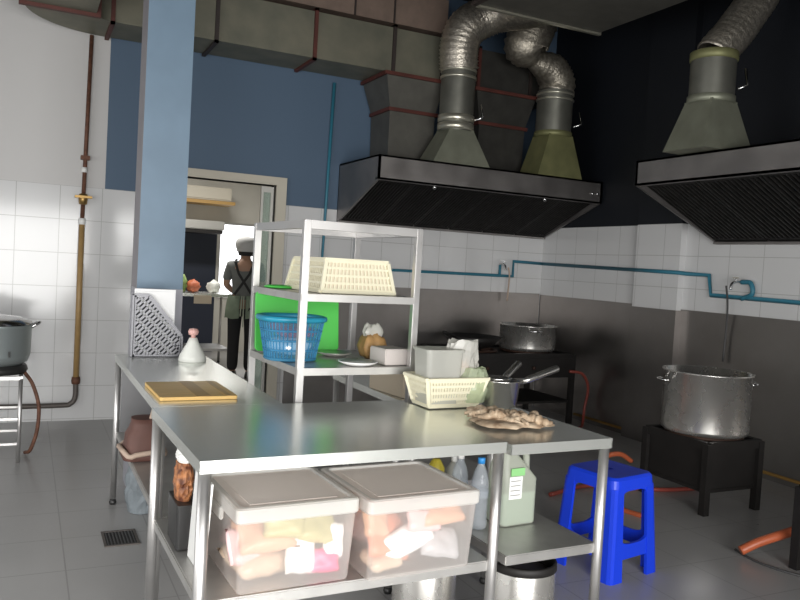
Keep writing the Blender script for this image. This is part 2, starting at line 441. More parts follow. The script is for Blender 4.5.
for x, m in ((.52, m_flange), (1.28, m_flange_dark), (2.085, m_flange), (2.80, m_flange_dark), (3.28, m_flange_dark)): flange(md, x, YD0, YD1, ZD0, ZD1, m, .03, .022)
# two tapering drops behind the hood
def drop(x0, x1, root, mm):
    bm = BM()
    q = lambda xa, xb, ya, yb, z: [(xa, ya, z), (xb, ya, z), (xb, yb, z), (xa, yb, z)]
    w = x1-x0
    loft(bm, [q(x0, x1, YD0-.06, YD1, 3.05), q(x0+.18*w, x1-.05*w, YD0+.06, YD1, 2.76), q(x0+.20*w, x1-.05*w, YD0+.08, YD1, 2.30)])
    dr = obj('drop', bm, mm, root)
    for z, xa, xb, ya in ((3.03, x0, x1, YD0-.06), (2.755, x0+.18*w, x1-.05*w, YD0+.06)):
        bm = BM(); box(bm, xa-.02, ya-.02, z-.012, xb+.02, ya, z+.018); box(bm, xa-.02, ya, z-.012, xa, YD1, z+.018); box(bm, xb, ya, z-.012, xb+.02, YD1, z+.018)
        obj('flange', bm, m_flange, dr)
drop(2.72, 3.30, md, m_galv_grey)
sd = thing('dark_duct', 'dark duct behind the middle flue with red flange', 'duct', (4.0, 6.4, 3.06))
bm = BM(); box(bm, 3.50, YD0+.1, ZD0, 4.60, YD1, ZD1); obj('straight_run', bm, m_duct_dark, sd)
for x, m in ((3.72, m_flange), (4.3, m_flange_dark)): flange(sd, x, YD0+.1, YD1, ZD0, ZD1, m, .03, .022)
drop(3.62, 4.28, sd, m_duct_dark)
pd = thing('upper_duct', 'brown rectangular duct running above the olive one', 'duct', (1.8, 6.4, 3.50))
bm = BM(); box(bm, .9, 6.22, 3.50, 3.35, 6.62, 3.80); obj('straight_run', bm, m_galv_pink, pd)
for x in (2.45, 2.82):
    bm = BM(); box(bm, x-.008, 6.21, 3.50, x+.008, 6.22, 3.80); obj('seam', bm, m_flange_dark, pd)
od = thing('overhead_duct', 'wide grey ceiling duct hanging in front of the hood flues', 'duct', (3.4, 3.2, 3.3))
bm = BM(); box(bm, 2.86, 1.2, 3.3, 3.98, 4.88, 3.72); obj('casing', bm, m_galv_grey, od)
bm = BM(); box(bm, 2.86, 4.88, 3.285, 4.0, 4.91, 3.31); obj('edge_trim', bm, m_band, od)
bm = BM(); box(bm, 2.82, 1.2, 3.285, 2.86, 4.9, 3.31); obj('edge_trim', bm, m_flange_dark, od)
for x in (2.95, 3.9):
    for y in (2.0, 4.4):
        bm = BM(); tube(bm, [(x, y, 3.72), (x, y, CEIL)], .008, 8); obj('hanger_rod', bm, m_flange_dark, od)

# ---------------------------------------------------------------- exhaust hoods
def hood(name, label, fn, a, b, prof, loc, n_filters, lamps):
    """prof = (wall, front, z_top, z_lip, z_back); fn(u, z, t) -> world, u measured from wall to front"""
    r = thing(name, label, 'hood', loc)
    dep, zt, zl, zb = prof
    bm = BM()
    def quad(*ps):
        bm.faces.new([bm.verts.new(p) for p in ps])
    th = .015
    P = lambda t: [(0, zb), (0, zt), (dep, zt), (dep, zl), (dep-.04, zl)]
    # shell: top, front lip, back, two end panels with thickness
    def slab(p0, p1, nrm):
        (u0, z0), (u1, z1) = p0, p1; du, dz = nrm
        pts = [(u0, z0), (u1, z1), (u1+du*th, z1+dz*th), (u0+du*th, z0+dz*th)]
        extrude_profile(bm, pts, fn, a, b)
    slab((0, zt), (dep, zt), (0, -1)); slab((dep, zt), (dep, zl), (-1, 0)); slab((0, zb), (0, zt), (1, 0))
    slab((dep, zl), (dep-.06, zl), (0, 1))
    slab((0, zb), (.05, zb-.0), (0, 1))
    for t0, t1 in ((a, a+.02*(1 if b > a else -1)), (b-.02*(1 if b > a else -1), b)):
        extrude_profile(bm, [(0, zb), (0, zt), (dep, zt), (dep, zl)], fn, t0, t1)
    obj('canopy', bm, m_hood, r)
    # sloping filters
    L = (b-a)/n_filters
    for i in range(n_filters):
        t0, t1 = a+L*i+.03*L, a+L*(i+1)-.03*L
        bm = BM()
        u0, z0, u1, z1 = .04, zb+.02, dep-.07, zl+.015
        nrm = Vector((-(z1-z0), (u1-u0))).normalized()
        def pt(s, t, h): return fn(u0+(u1-u0)*s+nrm[0]*h, z0+(z1-z0)*s+nrm[1]*h, t)
        def plate(s0, s1, ta, tb, h0, h1):
            vs = [bm.verts.new(pt(s, t, h)) for h in (h0, h1) for s, t in ((s0, ta), (s1, ta), (s1, tb), (s0, tb))]
            for f in ((0,1,2,3),(7,6,5,4),(0,4,5,1),(1,5,6,2),(2,6,7,3),(3,7,4,0)): bm.faces.new([vs[k] for k in f])
        plate(0, 1, t0, t1, .03, .034)
        e = .02/abs(L)
        plate(0, .05, t0, t1, 0, .03); plate(.95, 1, t0, t1, 0, .03)
        ns = 12
        for k in range(ns+1):
            tc = t0+(t1-t0)*k/ns; w = abs(L)*.022*(1.5 if k in (0, ns) else 1)
            plate(.05, .95, tc-w/2, tc+w/2, 0, .026)
        obj('filter', bm, m_filter, r)
        if i in lamps:
            bm = BM(); c = Vector(fn(dep-.10, zl-.005, (t0+t1)/2)); lathe(bm, [(0, -.022), (.014, -.016), (.02, 0), (.014, .016), (0, .022)], c, 12); obj('knob', bm, m_chrome, r, label='small shiny round knob under the front lip')
    return r
hood('exhaust_hood', 'long dark steel exhaust hood on the back wall with two flue cones', lambda u, z, t: (t, YB-u, z), 2.55, 4.86, (.885, 2.285, 2.085, 1.755), (3.7, 6.3, 1.75), 6, (1, 4))
h2 = hood('exhaust_hood', 'dark steel exhaust hood on the right wall under the right flue', lambda u, z, t: (XR-u, t, z), 4.385, .9, (.88, 2.255, 2.075, 1.70), (4.5, 2.6, 1.7), 7, ())
h1 = [o for o in COL.objects if o.name == 'exhaust_hood'][0]
for x in (4.74, 4.80):
    bm = BM(); lathe(bm, [(0, -.012), (.012, -.010), (.014, 0), (.012, .010), (0, .012)], (x, YB-.893, 2.17), 12); obj('switch_knob', bm, m_chrome, h1)

def flue(label, base, bw, bd, z0, z1, z2, r, path, rflex, m_c, m_p, m_f, bands):
    t = thing('exhaust_flue', label, 'flue', (base[0], base[1], z0))
    bm = BM(); x, y = base; rings = []
    k_ = .80
    rings = [[(x-bw/2, y-bd/2, z0), (x+bw/2, y-bd/2, z0), (x+bw/2, y+bd/2, z0), (x-bw/2, y+bd/2, z0)], [(x-r*k_, y-r*k_, z1), (x+r*k_, y-r*k_, z1), (x+r*k_, y+r*k_, z1), (x-r*k_, y+r*k_, z1)], [(x-r*k_, y-r*k_, z1+.012), (x+r*k_, y-r*k_, z1+.012), (x+r*k_, y+r*k_, z1+.012), (x-r*k_, y+r*k_, z1+.012)]]
    loft(bm, rings, cap=True); obj('cone', bm, m_c, t)
    bm = BM(); lathe(bm, [(r, z1), (r, z2)], (x, y, 0), 32); obj('pipe', bm, m_p, t)
    for zb, hb, mb in bands:
        bm = BM(); lathe(bm, [(r, zb), (r*1.06, zb+.004), (r*1.06, zb+hb-.004), (r, zb+hb)], (x, y, 0), 32); obj('clamp_band', bm, mb, t)
    # corrugated flexible hose
    pts = smooth_path([(x, y, z2-.02)]+path, 16)
    # resample evenly
    out = [pts[0]]; acc = 0; step = .012
    for p, q in zip(pts, pts[1:]):
        d = (q-p).length; s = step-acc
        while s <= d: out.append(p+(q-p)*(s/d)); s += step
        acc = d-(s-step)
    rs = []
    for i in range(len(out)):
        f = i/(len(out)-1); rr = rflex[0]+(rflex[1]-rflex[0])*f if not callable(rflex) else rflex(f)
        rs.append(rr*(1+(.045 if i % 2 else -.045)+.02*sin(i*1.7)))
    bm = BM(); tube(bm, out, rs, 24, cap=False); obj('flexible_hose', bm, m_f, t)
    bm = BM(); tube(bm, [(x+r*.8, y-r*.75, z1+.10), (x+r*1.25, y-r*.9, z1+.13), (x+r*1.1, y-r*.85, z1+.24)], .01, 8); obj('damper_handle', bm, m_chrome, t)
    return t
flue('left exhaust flue with pale green cone and foil hose bending right', (3.33, 5.925), .56, .31, 2.287, 2.58, 3.14, .15,
     [(3.31, 5.91, 3.30), (3.35, 5.89, 3.46), (3.50, 5.86, 3.58), (3.66, 5.72, 3.64), (3.74, 5.35, 3.60), (3.74, 4.89, 3.54)], (.165, .17), m_cone, m_flue, m_foil,
     ((2.59, .06, m_band), (2.66, .06, m_band), (3.09, .025, m_band), (3.03, .025, m_band)))
flue('middle exhaust flue with yellowed cone and kinked foil hose', (4.37, 5.925), .50, .31, 2.287, 2.66, 3.08, .165,
     [(4.39, 5.92, 3.16), (4.28, 5.91, 3.27), (4.10, 5.90, 3.32), (3.98, 5.88, 3.40), (4.00, 5.86, 3.52), (4.05, 5.83, 3.68), (4.12, 5.80, 3.95)],
     lambda f: .155 if f < .22 else (.155-.075*(f-.22)/.18 if f < .40 else (.08+.115*(f-.40)/.12 if f < .52 else .195)), m_cone_y, m_flue, m_foil_dark,
     ((2.66, .05, m_cone_y), (3.04, .02, m_band), (2.99, .02, m_band)))
flue('right exhaust flue on the right hood with ribbed hose going up', (4.07, 3.80), .44, .36, 2.258, 2.58, 2.92, .145,
     [(4.12, 3.79, 2.97), (4.20, 3.78, 3.06), (4.34, 3.78, 3.24), (4.45, 3.78, 3.40), (4.58, 3.78, 3.66), (4.66, 3.78, 3.99)], (.125, .125), m_cone, m_flue, m_foil,
     ((2.58, .05, m_cone), (2.86, .06, m_cone_y)))

# ---------------------------------------------------------------- wall pipes
gp = thing('gas_pipe', 'brown and tan vertical gas pipe with brass valve on left white wall', 'pipe', (.393, YB-.05, .1))
yP = YB-.045
bm = BM(); tube(bm, [(.41, yP, 3.05), (.393, yP, 1.60)], .016, 10); obj('upper_pipe', bm, m_rust, gp)
bm = BM(); tube(bm, [(.393, yP, 1.60), (.393, yP, .33)], .022, 12); obj('painted_pipe', bm, m_tan, gp, label='tan painted lower length of pipe')
bm = BM(); tube(bm, smooth_path([(.393, yP, .33), (.393, yP, .20), (.36, yP, .145), (.28, yP, .132), (-.2, yP, .13), (-2.0, yP, .13)], 6), .02, 12); obj('bottom_pipe', bm, m_pipe_grey, gp)
bm = BM(); lathe(bm, [(0, -.03), (.03, -.028), (.034, 0), (.03, .028), (0, .03)], (.393, yP, .33), 14); obj('coupling', bm, m_rust, gp)
bm = BM(); lathe(bm, [(0, -.045), (.03, -.04), (.034, 0), (.03, .04), (0, .045)], (.393, yP-.01, 1.77), 14); bar(bm, (.33, yP-.045, 1.785), (.455, yP-.045, 1.785), .05, .018); obj('valve', bm, m_brass, gp)
bm = BM(); box(bm, .365, yP-.03, 2.08, .43, YB-.001, 2.11); obj('clamp', bm, m_rust, gp)
bm = BM(); tube(bm, [(.393, yP, 1.98), (.393, yP, 2.02)], .021, 12); obj('tape', bm, m_label, gp)
bm = BM(); tube(bm, [(.393, yP, 1.57), (.393, yP, 1.62)], .025, 12); obj('tape', bm, m_label, gp)
wp = thing('water_pipe', 'blue plastic water pipe running along both tiled walls with two taps', 'pipe', (XR-.1, YB-.1, 1.3))
y_, x_ = YB-.025, XR-.025
bm = BM(); tube(bm, [(2.45, y_, 3.0), (2.42, y_, 1.345), (4.32, y_, 1.352), (4.50, y_, 1.352), (4.50, y_, 1.505), (x_, y_, 1.50)], .016, 10)
obj('back_wall_run', bm, m_teal, wp)
bm = BM(); tube(bm, [(x_, y_, 1.50), (x_, 5.26, 1.475), (XR-.09, 5.24, 1.475), (XR-.09, 4.67, 1.465), (x_-.005, 4.64, 1.46), (x_, 4.42, 1.455), (x_, 4.39, 1.30), (x_, .5, 1.26)], .017, 10)
obj('right_wall_run', bm, m_teal, wp)
def tap(p, d, side):
    bm = BM(); p = Vector(p); d = Vector(d); s = Vector(side)
    tube(bm, smooth_path([p, p+d*.05, p+d*.09+Vector((0,0,-.02)), p+d*.10+Vector((0,0,-.06))], 5), .012, 10)
    bar(bm, p+d*.05+Vector((0,0,.03))-s*.03, p+d*.05+Vector((0,0,.03))+s*.03, .012); tube(bm, [p+d*.05, p+d*.05+Vector((0,0,.03))], .006, 8)
    t = obj('tap', bm, m_chrome, wp)
    return t
bm = BM(); tube(bm, [(4.34, y_, 1.352), (4.34, y_, 1.46)], .014, 10); obj('riser', bm, m_teal, wp)
tap((4.34, y_, 1.47), (0, -1, 0), (1, 0, 0))
bm = BM(); tube(bm, smooth_path([(4.38, y_-.09, 1.44), (4.40, y_-.09, 1.36), (4.41, y_-.07, 1.22), (4.41, y_-.06, 1.10)], 5), .008, 8); obj('rubber_tail', bm, m_hem, wp)
bm = BM(); tube(bm, smooth_path([(x_, 4.10, 1.29), (x_-.01, 4.00, 1.33), (x_-.01, 4.02, 1.41), (x_-.01, 4.10, 1.415)], 5), .018, 10); obj('loop', bm, m_teal, wp)
tap((x_-.01, 4.11, 1.415), (-1, 0, 0), (0, 1, 0))
bm = BM(); tube(bm, smooth_path([(x_-.10, 4.16, 1.38), (x_-.05, 4.18, 1.25), (x_-.02, 4.20, 1.05), (x_-.02, 4.21, .80)], 5), .008, 8); obj('rubber_tail', bm, m_cable, wp)
bm = BM(); tube(bm, [(XR-.02, 5.95, .05), (XR-.02, 3.0, .05), (XR-.02, .8, .05)], .013, 8)
tag(origin_to(obj('gas_pipe', bm, m_ygas), (XR-.02, 3.5, .05)), 'thin yellow pipe low along the foot of right wall', 'pipe')

# ---------------------------------------------------------------- work tables
def worktable(label, cx, cy, w, d, ht, zs, rot, legs=((-1,-1),(1,-1),(1,1),(-1,1)), lip=.036, lr=.018):
    t = thing('work_table', label, 'table', (cx, cy, 0), rot)
    bm = BM(); box(bm, -w/2, -d/2, ht-.004, w/2, d/2, ht); 
    for a in ((-w/2, -d/2, w/2, -d/2+.004), (-w/2, d/2-.004, w/2, d/2), (-w/2, -d/2, -w/2+.004, d/2), (w/2-.004, -d/2, w/2, d/2)): box(bm, a[0], a[1], ht-lip, a[2], a[3], ht-.004)
    box(bm, -w/2+.03, -.03, ht-lip, w/2-.03, .03, ht-.004)
    obj('tabletop', bm, m_top, t, world=False)
    for sx, sy in legs:
        x, y = sx*(w/2-lr-.001), sy*(d/2-lr-.001)
        bm = BM(); tube(bm, [(x, y, .03), (x, y, ht-.006)], lr, 14); lg = obj('leg', bm, m_steel, t, world=False)
        bm = BM(); lathe(bm, [(0, 0), (.016, 0), (.02, .012), (.014, .03), (0, .03)], (x, y, 0), 12); obj('foot', bm, m_black, lg, world=False)
    bm = BM(); box(bm, -w/2+.02, -d/2+.02, zs-.035, w/2-.02, d/2-.02, zs, .004); obj('shelf', bm, m_steel_dull, t, world=False)
    return t
worktable('front steel work table with two storage boxes on its lower shelf', .945, 2.498, 1.015, .78, .82, .415, radians(1.2))
worktable('narrow steel side table at right with the folded rag and jug below', 1.685, 2.485, .44, .74, .812, .425, radians(1.2), legs=((1,-1),(1,1),(-1,1)))
lt = worktable('long steel table in front of the pillar holding yellow board', .69, 3.65, .47, 1.52, .82, .40, 0, lr=.016)
bm = BM(); box(bm, .19, -.74, .40, .194, .74, .785); obj('side_panel', bm, m_panel, lt, world=False)
bm = BM(); box(bm, -.20, .728, .40, .20, .732, .785); obj('end_panel', bm, m_panel, lt, world=False)

# ---------------------------------------------------------------- steel rack
rk = thing('shelf_rack', 'tall open steel rack behind front table holding crate and basket', 'rack', (1.005, 2.945, 0), radians(2.6))
RW, RD, RH = .515, .62, 1.548
for x, y in ((0, 0), (RW, 0), (RW, RD), (0, RD)):
    bm = BM(); box(bm, x-.015, y-.015, 0, x+.015, y+.015, RH, .003); obj('post', bm, m_steel, rk, world=False)
for x0, y0, x1, y1 in ((.015, -.013, RW-.015, .013), (.015, RD-.013, RW-.015, RD+.013), (-.013, .015, .013, RD-.015), (RW-.013, .015, RW+.013, RD-.015)):
    bm = BM(); box(bm, x0, y0, RH-.035, x1, y1, RH-.001); obj('top_rail', bm, m_steel, rk, world=False)
for z in (1.252, .952, .35):
    bm = BM(); box(bm, -.012, -.012, z-.03, RW+.012, RD+.012, z-.026)
    for a in ((-.014, -.014, RW+.014, -.008), (-.014, RD+.008, RW+.014, RD+.014), (-.014, -.014, -.008, RD+.014), (RW+.008, -.014, RW+.014, RD+.014)): box(bm, a[0], a[1], z-.03, a[2], a[3], z)
    sh = obj('shelf', bm, m_steel_dull, rk, world=False)
    bm = BM(); box(bm, .0, .0, z-.026, RW, RD, z-.002); obj('shelf_panel', bm, m_steel_dull, sh, world=False)

# ---------------------------------------------------------------- crates and baskets
def crate_mesh(w, d, h, taper, rows, m_unused=None, flip=False, rim=.018, vert=7):
    """open crate, base at z=0 with slotted sides; flip turns it upside down"""
    bm = BM()
    bw, bd = w-2*taper, d-2*taper
    B = [Vector((sx*bw/2, sy*bd/2, 0)) for sx, sy in ((-1,-1),(1,-1),(1,1),(-1,1))]
    T = [Vector((sx*w/2, sy*d/2, h)) for sx, sy in ((-1,-1),(1,-1),(1,1),(-1,1))]
    L = lambda p, q, s: p+(q-p)*s
    for i in range(4):
        j = (i+1) % 4
        out = (B[i]+B[j]); out.z = 0; out.normalize()
        bar(bm, B[i]+Vector((0,0,.008)), T[i], .016)
        for k in range(rows+1):
            s = k/rows*.94; th = .020 if k in (0, rows) else .010
            bar(bm, L(B[i], T[i], s+.03), L(B[j], T[j], s+.03), th if k else .02, .005, up=out)
        n = vert if i % 2 == 0 else max(3, int(vert*d/w))
        for k in range(1, n):
            f = k/n; bar(bm, L(B[i], B[j], f)+Vector((0,0,.01)), L(T[i], T[j], f), .008, .004, up=out)
        bar(bm, T[i]*1.0, T[j]*1.0, rim+.008, .012, up=(0, 0, 1)) if True else None
    nx = 10
    for k in range(nx+1):
        f = k/nx; bar(bm, L(B[0], B[1], f)+Vector((0,0,.003)), L(B[3], B[2], f)+Vector((0,0,.003)), .014, .006, up=(0,0,1))
    for k in range(6):
        f = k/5; bar(bm, L(B[0], B[3], f)+Vector((0,0,.004)), L(B[1], B[2], f)+Vector((0,0,.004)), .014, .006, up=(0,0,1))
    if flip:
        bmesh.ops.transform(bm, matrix=Matrix.Translation((0, 0, h+.006)) @ Matrix.Rotation(pi, 4, 'X'), verts=bm.verts[:])
    return bm
def crate(name, label, loc, rz, bm, m, inner=None):
    o = obj(name, bm, m); o.location = loc; o.rotation_euler = (0, 0, rz); return tag(o, label, 'crate', 'cream slotted crates')
c1 = crate('plastic_crate', 'cream slotted crate lying upside down on the upper rack shelf', (1.285, 3.28, 1.253), radians(3), crate_mesh(.345, .42, .138, .024, 4, flip=True, vert=18), m_cream)
c2 = crate('plastic_crate', 'cream slotted crate filled with bags on the table beside saucepan', (1.597, 2.79, .824), radians(2), crate_mesh(.285, .19, .113, .027, 4, vert=20), m_cream)
# solid thin liners behind the slots (the crates are finely slotted)
for c, (w, d, h, fl) in ((c1, (.335, .41, .135, True)), (c2, (.275, .18, .110, False))):
    bm = BM(); tp = .022 if fl else .025
    q = lambda w_, d_, z: [(-w_/2, -d_/2, z), (w_/2, -d_/2, z), (w_/2, d_/2, z), (-w_/2, d_/2, z)]
    a, b = q(w-2*tp, d-2*tp, .006), q(w, d, h)
    if fl: a, b = q(w-2*tp, d-2*tp, h), q(w, d, .006)
    R = [[bm.verts.new(p) for p in r] for r in (a, b)]
    for k in range(4): bm.faces.new((R[0][k], R[0][(k+1) % 4], R[1][(k+1) % 4], R[1][k]))
    bm.faces.new(R[0])
    obj('fine_mesh', bm, m_beige if fl else m_linen, c, world=False)
# blue basket
def basket():
    t = thing('plastic_basket', 'translucent blue oval basket with red packet on lower rack shelf', 'basket', (1.045, 3.20, .954), radians(2))
    bm = BM(); n = 40; h = .168
    def P(s, k): 
        a = 2*pi*k/n; e = .75; c, sn = cos(a), sin(a)
        rx, ry = .105+.03*s, .09+.028*s
        return Vector((math.copysign(abs(c)**e, c)*rx, math.copysign(abs(sn)**e, sn)*ry, .004+h*s))
    for k in range(n):
        bar(bm, P(0, k), P(1, k), .007, .004)
    for s in (.02, .25, .5, .75, 1):
        tube(bm, [P(s, k) for k in range(n)], .0075 if s in (.02, 1) else .005, 6, closed=True)
    vs = [bm.verts.new(P(.01, k)) for k in range(n)]; bm.faces.new(vs)
    obj('lattice', bm, m_skyb, t, world=False)
    bm = BM(); R = [[bm.verts.new(P(s, k)*.985+Vector((0,0,.003))) for k in range(n)] for s in (.02, .97)]
    for k in range(n): bm.faces.new((R[0][k], R[0][(k+1) % n], R[1][(k+1) % n], R[1][k]))
    obj('wall', bm, m_skyfilm, t, world=False)
    bm = BM(); tube(bm, [P(1, k)*1.02+Vector((0,0,.004)) for k in range(n)], .013, 8, closed=True); obj('rim', bm, mat('rim_blue', (.02, .25, .38), .35), t, world=False)
    return t
basket()
def pillow(w, d, h, n=10, seed=0, wob=.12):
    rnd = random.Random(seed); bm = BM(); ph = [rnd.uniform(0, 6) for _ in range(6)]
    g = {}
    for s in (1, -1):
        for i in range(n+1):
            for j in range(n+1):
                u, v = 2*i/n-1, 2*j/n-1
                if s == -1 and (abs(u) == 1 or abs(v) == 1): g[s, i, j] = g[1, i, j]; continue
                e = max(0, (1-u**4)*(1-v**4))**.5
                z = s*h/2*e*(1+wob*sin(3*u+ph[0])*cos(4*v+ph[1])+wob*.6*sin(9*u+ph[2]+5*v))
                g[s, i, j] = bm.verts.new((u*w/2*(1+.03*sin(5*v+ph[3])), v*d/2*(1+.03*sin(6*u+ph[4])), z))
    for s in (1, -1):
        for i in range(n):
            for j in range(n):
                vs = [g[s, i, j], g[s, i+1, j], g[s, i+1, j+1], g[s, i, j+1]]
                if len(set(vs)) > 2:
                    try: f = bm.faces.new(vs); f.smooth = True
                    except ValueError: pass
    return bm
def packet(label, loc, rot, size, m, seed, group=None, name='food_packet', cat='packet'):
    o = obj(name, pillow(*size, seed=seed), m); o.location = loc; o.rotation_euler = rot
    return tag(o, label, cat, group)
m_red = mat('red_packet', (.55, .04, .05), .35)
packet('red packet lying in the blue basket', (1.05, 3.20, 1.085), (radians(12), 0, .2), (.18, .15, .05), m_red, 1)
packet('pale packet under the red one in the blue basket', (1.04, 3.20, 1.015), (0, 0, .5), (.17, .15, .07), PACK[1], 2)
# green board leaning at the back of the rack
bm = BM(); rings = [rrect(.415, .275, .02, -.006), rrect(.415, .275, .02, .006)]; loft(bm, rings)
bmesh.ops.transform(bm, matrix=Matrix.Rotation(pi/2, 4, 'X'), verts=bm.verts[:])
o = obj('cutting_board', bm, m_green, bev=.002); o.location = (1.165, 3.475, .956+.139); o.rotation_euler = (radians(-7), 0, radians(2)); tag(o, 'bright green cutting board standing at the back of the rack', 'board')
bm = BM(); lathe(bm, [(0, 0), (.07, 0), (.075, .006), (.06, .012), (.02, .014), (0, .014)], (0, 0, 0), 24)
o = obj('green_lid', bm, m_green); o.location = (1.06, 3.44, 1.253); tag(o, 'small green plastic lid on the upper rack shelf behind the crate', 'saucer')  # a plastic lid lying flat on the shelf
# lower rack shelf, right end
bm = pillow(.12, .10, .11, seed=4, wob=.25)
o = obj('bread_bag', bm, mat('brown_bread', (.45, .26, .10), .6, noise=.3, nscale=20)); o.location = (1.45, 3.24, .954+.055); tag(o, 'brown snack bag with clear top on the right end of lower rack shelf', 'bag')
bm = pillow(.09, .05, .06, seed=5, wob=.4); c = obj('clear_top', bm, m_bag, o, world=False); c.location = (0, 0, .065)
bm = BM(); box(bm, -.06, -.07, 0, .06, .07, .07, .004); o = obj('small_box', bm, m_mauve); o.location = (1.46, 3.07, .953); o.rotation_euler = (0, 0, .1); tag(o, 'pale mauve box in front of the brown snack bag on rack', 'box')
def plate_mesh(r): 
    bm = BM(); lathe(bm, [(0, 0), (r*.6, 0), (r, .014), (r, .018), (r*.6, .005), (0, .005)], (0, 0, 0), 28); return bm
o = obj('plate', plate_mesh(.085), m_white); o.location = (1.29, 3.02, .953); tag(o, 'white plate on the lower rack shelf in front of small box', 'plate')
o = obj('plate', plate_mesh(.08), m_alu); o.location = (1.30, 3.33, .953); tag(o, 'grey metal plate on the lower rack shelf near green board', 'plate')

# ---------------------------------------------------------------- things in and around the table crate
bm = BM(); 
q = lambda w, d, z, r=.02: rrect(w, d, r, z)
loft(bm, [q(.145, .12, 0), q(.17, .14, .215)], cap=False); bm.faces.new([bm.verts.new(p) for p in q(.145, .12, 0)])
o = obj('plastic_tub', bm, m_tub); o.location = (1.545, 2.775, .834); tag(o, 'grey translucent tub standing in the cream table crate', 'tub')
bm = BM(); loft(bm, [q(.18, .15, .212), q(.18, .15, .222)]); obj('lid', bm, m_tub, o, world=False)
def crumpled_bag(w, d, h, seed, flare=1.0):
    rnd = random.Random(seed); bm = BM(); n = 22; rings = []
    for i in range(9):
        s = i/8; ring = []
        for k in range(n):
            a = 2*pi*k/n
            rr = (.85+.2*sin(s*pi))*(1 if s < .7 else 1-(s-.7)*flare) + .12*rnd.uniform(-1, 1)*min(1, s*3)
            ring.append((cos(a)*w/2*rr, sin(a)*d/2*rr, h*s*(1+.06*rnd.uniform(-1, 1))))
        rings.append(ring)
    loft(bm, rings, smooth=False); return bm
o = obj('plastic_bag', crumpled_bag(.15, .10, .245, 3, -.1), m_bag); o.location = (1.665, 2.79, .836); tag(o, 'clear crumpled bag with reddish food sticking up from the table crate', 'bag')
bm = pillow(.07, .06, .07, seed=9, wob=.4); c = obj('contents', bm, PACK[0], o, world=False); c.location = (0, -.005, .12)
o = obj('plastic_bag', crumpled_bag(.13, .09, .14, 5, .3), clear_mat('greenish_bag', (.66, .74, .54), .35, .2, .4)); o.location = (1.70, 2.745, .836); tag(o, 'pale green bag at the right end of the table crate', 'bag')
# saucepans
def saucepan(label, loc, rz, r, h, ang):
    t = thing('saucepan', label, 'saucepan', loc, rz, 'steel saucepans')
    bm = BM(); lathe(bm, [(0, 0), (r*.80, 0), (r*.86, .008), (r, h-.004), (r+.004, h), (r-.003, h), (r*.84, .010), (r*.78, .004), (0, .004)], (0, 0, 0), 36); obj('body', bm, m_pan, t, world=False)
    bm = BM(); e = radians(ang); p = Vector((r-.002, 0, h-.02)); dv = Vector((cos(e), 0, sin(e)))
    tube(bm, [p, p+dv*.03], .006, 8); tube(bm, [p+dv*.03, p+dv*.06, p+dv*.215, p+dv*.22], [.011, .015, .016, .010], 12); obj('handle', bm, m_pan, t, world=False)
    return t
saucepan('steel saucepan with raised handle standing beside the cream crate', (1.836, 2.745, .812), radians(-2), .085, .115, 18)
saucepan('smaller steel saucepan nested in the other with only its handle showing', (1.825, 2.755, .835), radians(36), .060, .10, 15)
# rag
def rag():
    rnd = random.Random(5); bm = BM(); n = 40
    ring = [((.135+.022*sin(3*a+1)+.012*sin(8*a))*cos(a), (.085+.014*sin(4*a+2)+.010*sin(9*a))*sin(a)) for a in [2*pi*k/n for k in range(n)]]
    loft(bm, [[(x, y, .001) for x, y in ring], [(x, y, .006) for x, y in ring], [(x*.75, y*.75, .014) for x, y in ring]], smooth=True)
    for k in range(17):
        x, y = rnd.uniform(-.10, .10), rnd.uniform(-.06, .06); a = rnd.uniform(-.9, .9)+(pi/2 if k % 4 == 0 else 0); pts = []; L = rnd.uniform(.09, .17)
        z0 = rnd.uniform(.008, .026)
        for i in range(6):
            t = i/5-.5; px, py = x+cos(a)*L*t+rnd.uniform(-.012, .012), y+sin(a)*L*t+rnd.uniform(-.012, .012)
            pts.append((max(-.155, min(.155, px)), max(-.095, min(.095, py)), z0*(1-1.2*abs(t))+.006))
        P = smooth_path(pts, 6); m = len(P); R = rnd.uniform(.011, .017)
        tube(bm, P, [R*(.35+.65*sin(pi*(i+.6)/(m+.2)))*(1+.18*sin(i*1.1+k)) for i in range(m)], 10)
    for v in bm.verts: v.co.z = max(.0005, v.co.z*.9)
    o = obj('dish_rag', bm, m_cloth); o.location = (1.635, 2.395, .8205); o.rotation_euler = (0, 0, radians(-36)); o.scale = (1.1, 1.3, 1.25)
    tag(o, 'crumpled beige and brown rag lying across the two table edges', 'cloth')
rag()

# ---------------------------------------------------------------- on the long table
bm = BM(); loft(bm, [rrect(.30, .375, .012, 0), rrect(.30, .375, .012, .014)])
o = obj('chopping_board', bm, m_board, bev=.002); o.location = (.622, 3.185, .821); o.rotation_euler = (0, 0, radians(1)); tag(o, 'flat yellow wooden board lying on the long table', 'board')
bm = BM(); box(bm, -.01, -.187, .0142, .045, .187, .0152); obj('dark_band', bm, m_board2, o, world=False)
bm = BM(); box(bm, .105, -.187, .0142, .125, .187, .0152); obj('dark_band', bm, m_board2, o, world=False)
t = thing('sauce_bottle', 'white cone shaped bottle with pink top in front of doorway', 'bottle', (.81, 4.12, .82))
bm = BM(); lathe(bm, [(0, 0), (.068, 0), (.072, .006), (.068, .03), (.030, .10), (.020, .125), (0, .125)], (0, 0, 0), 28); obj('body', bm, m_bottlewhite, t, world=False)
bm = BM(); lathe(bm, [(0, .125), (.012, .125), (.012, .138), (.024, .142), (.028, .158), (.022, .172), (0, .176)], (0, 0, 0), 20); obj('cap', bm, m_pink, t, world=False)
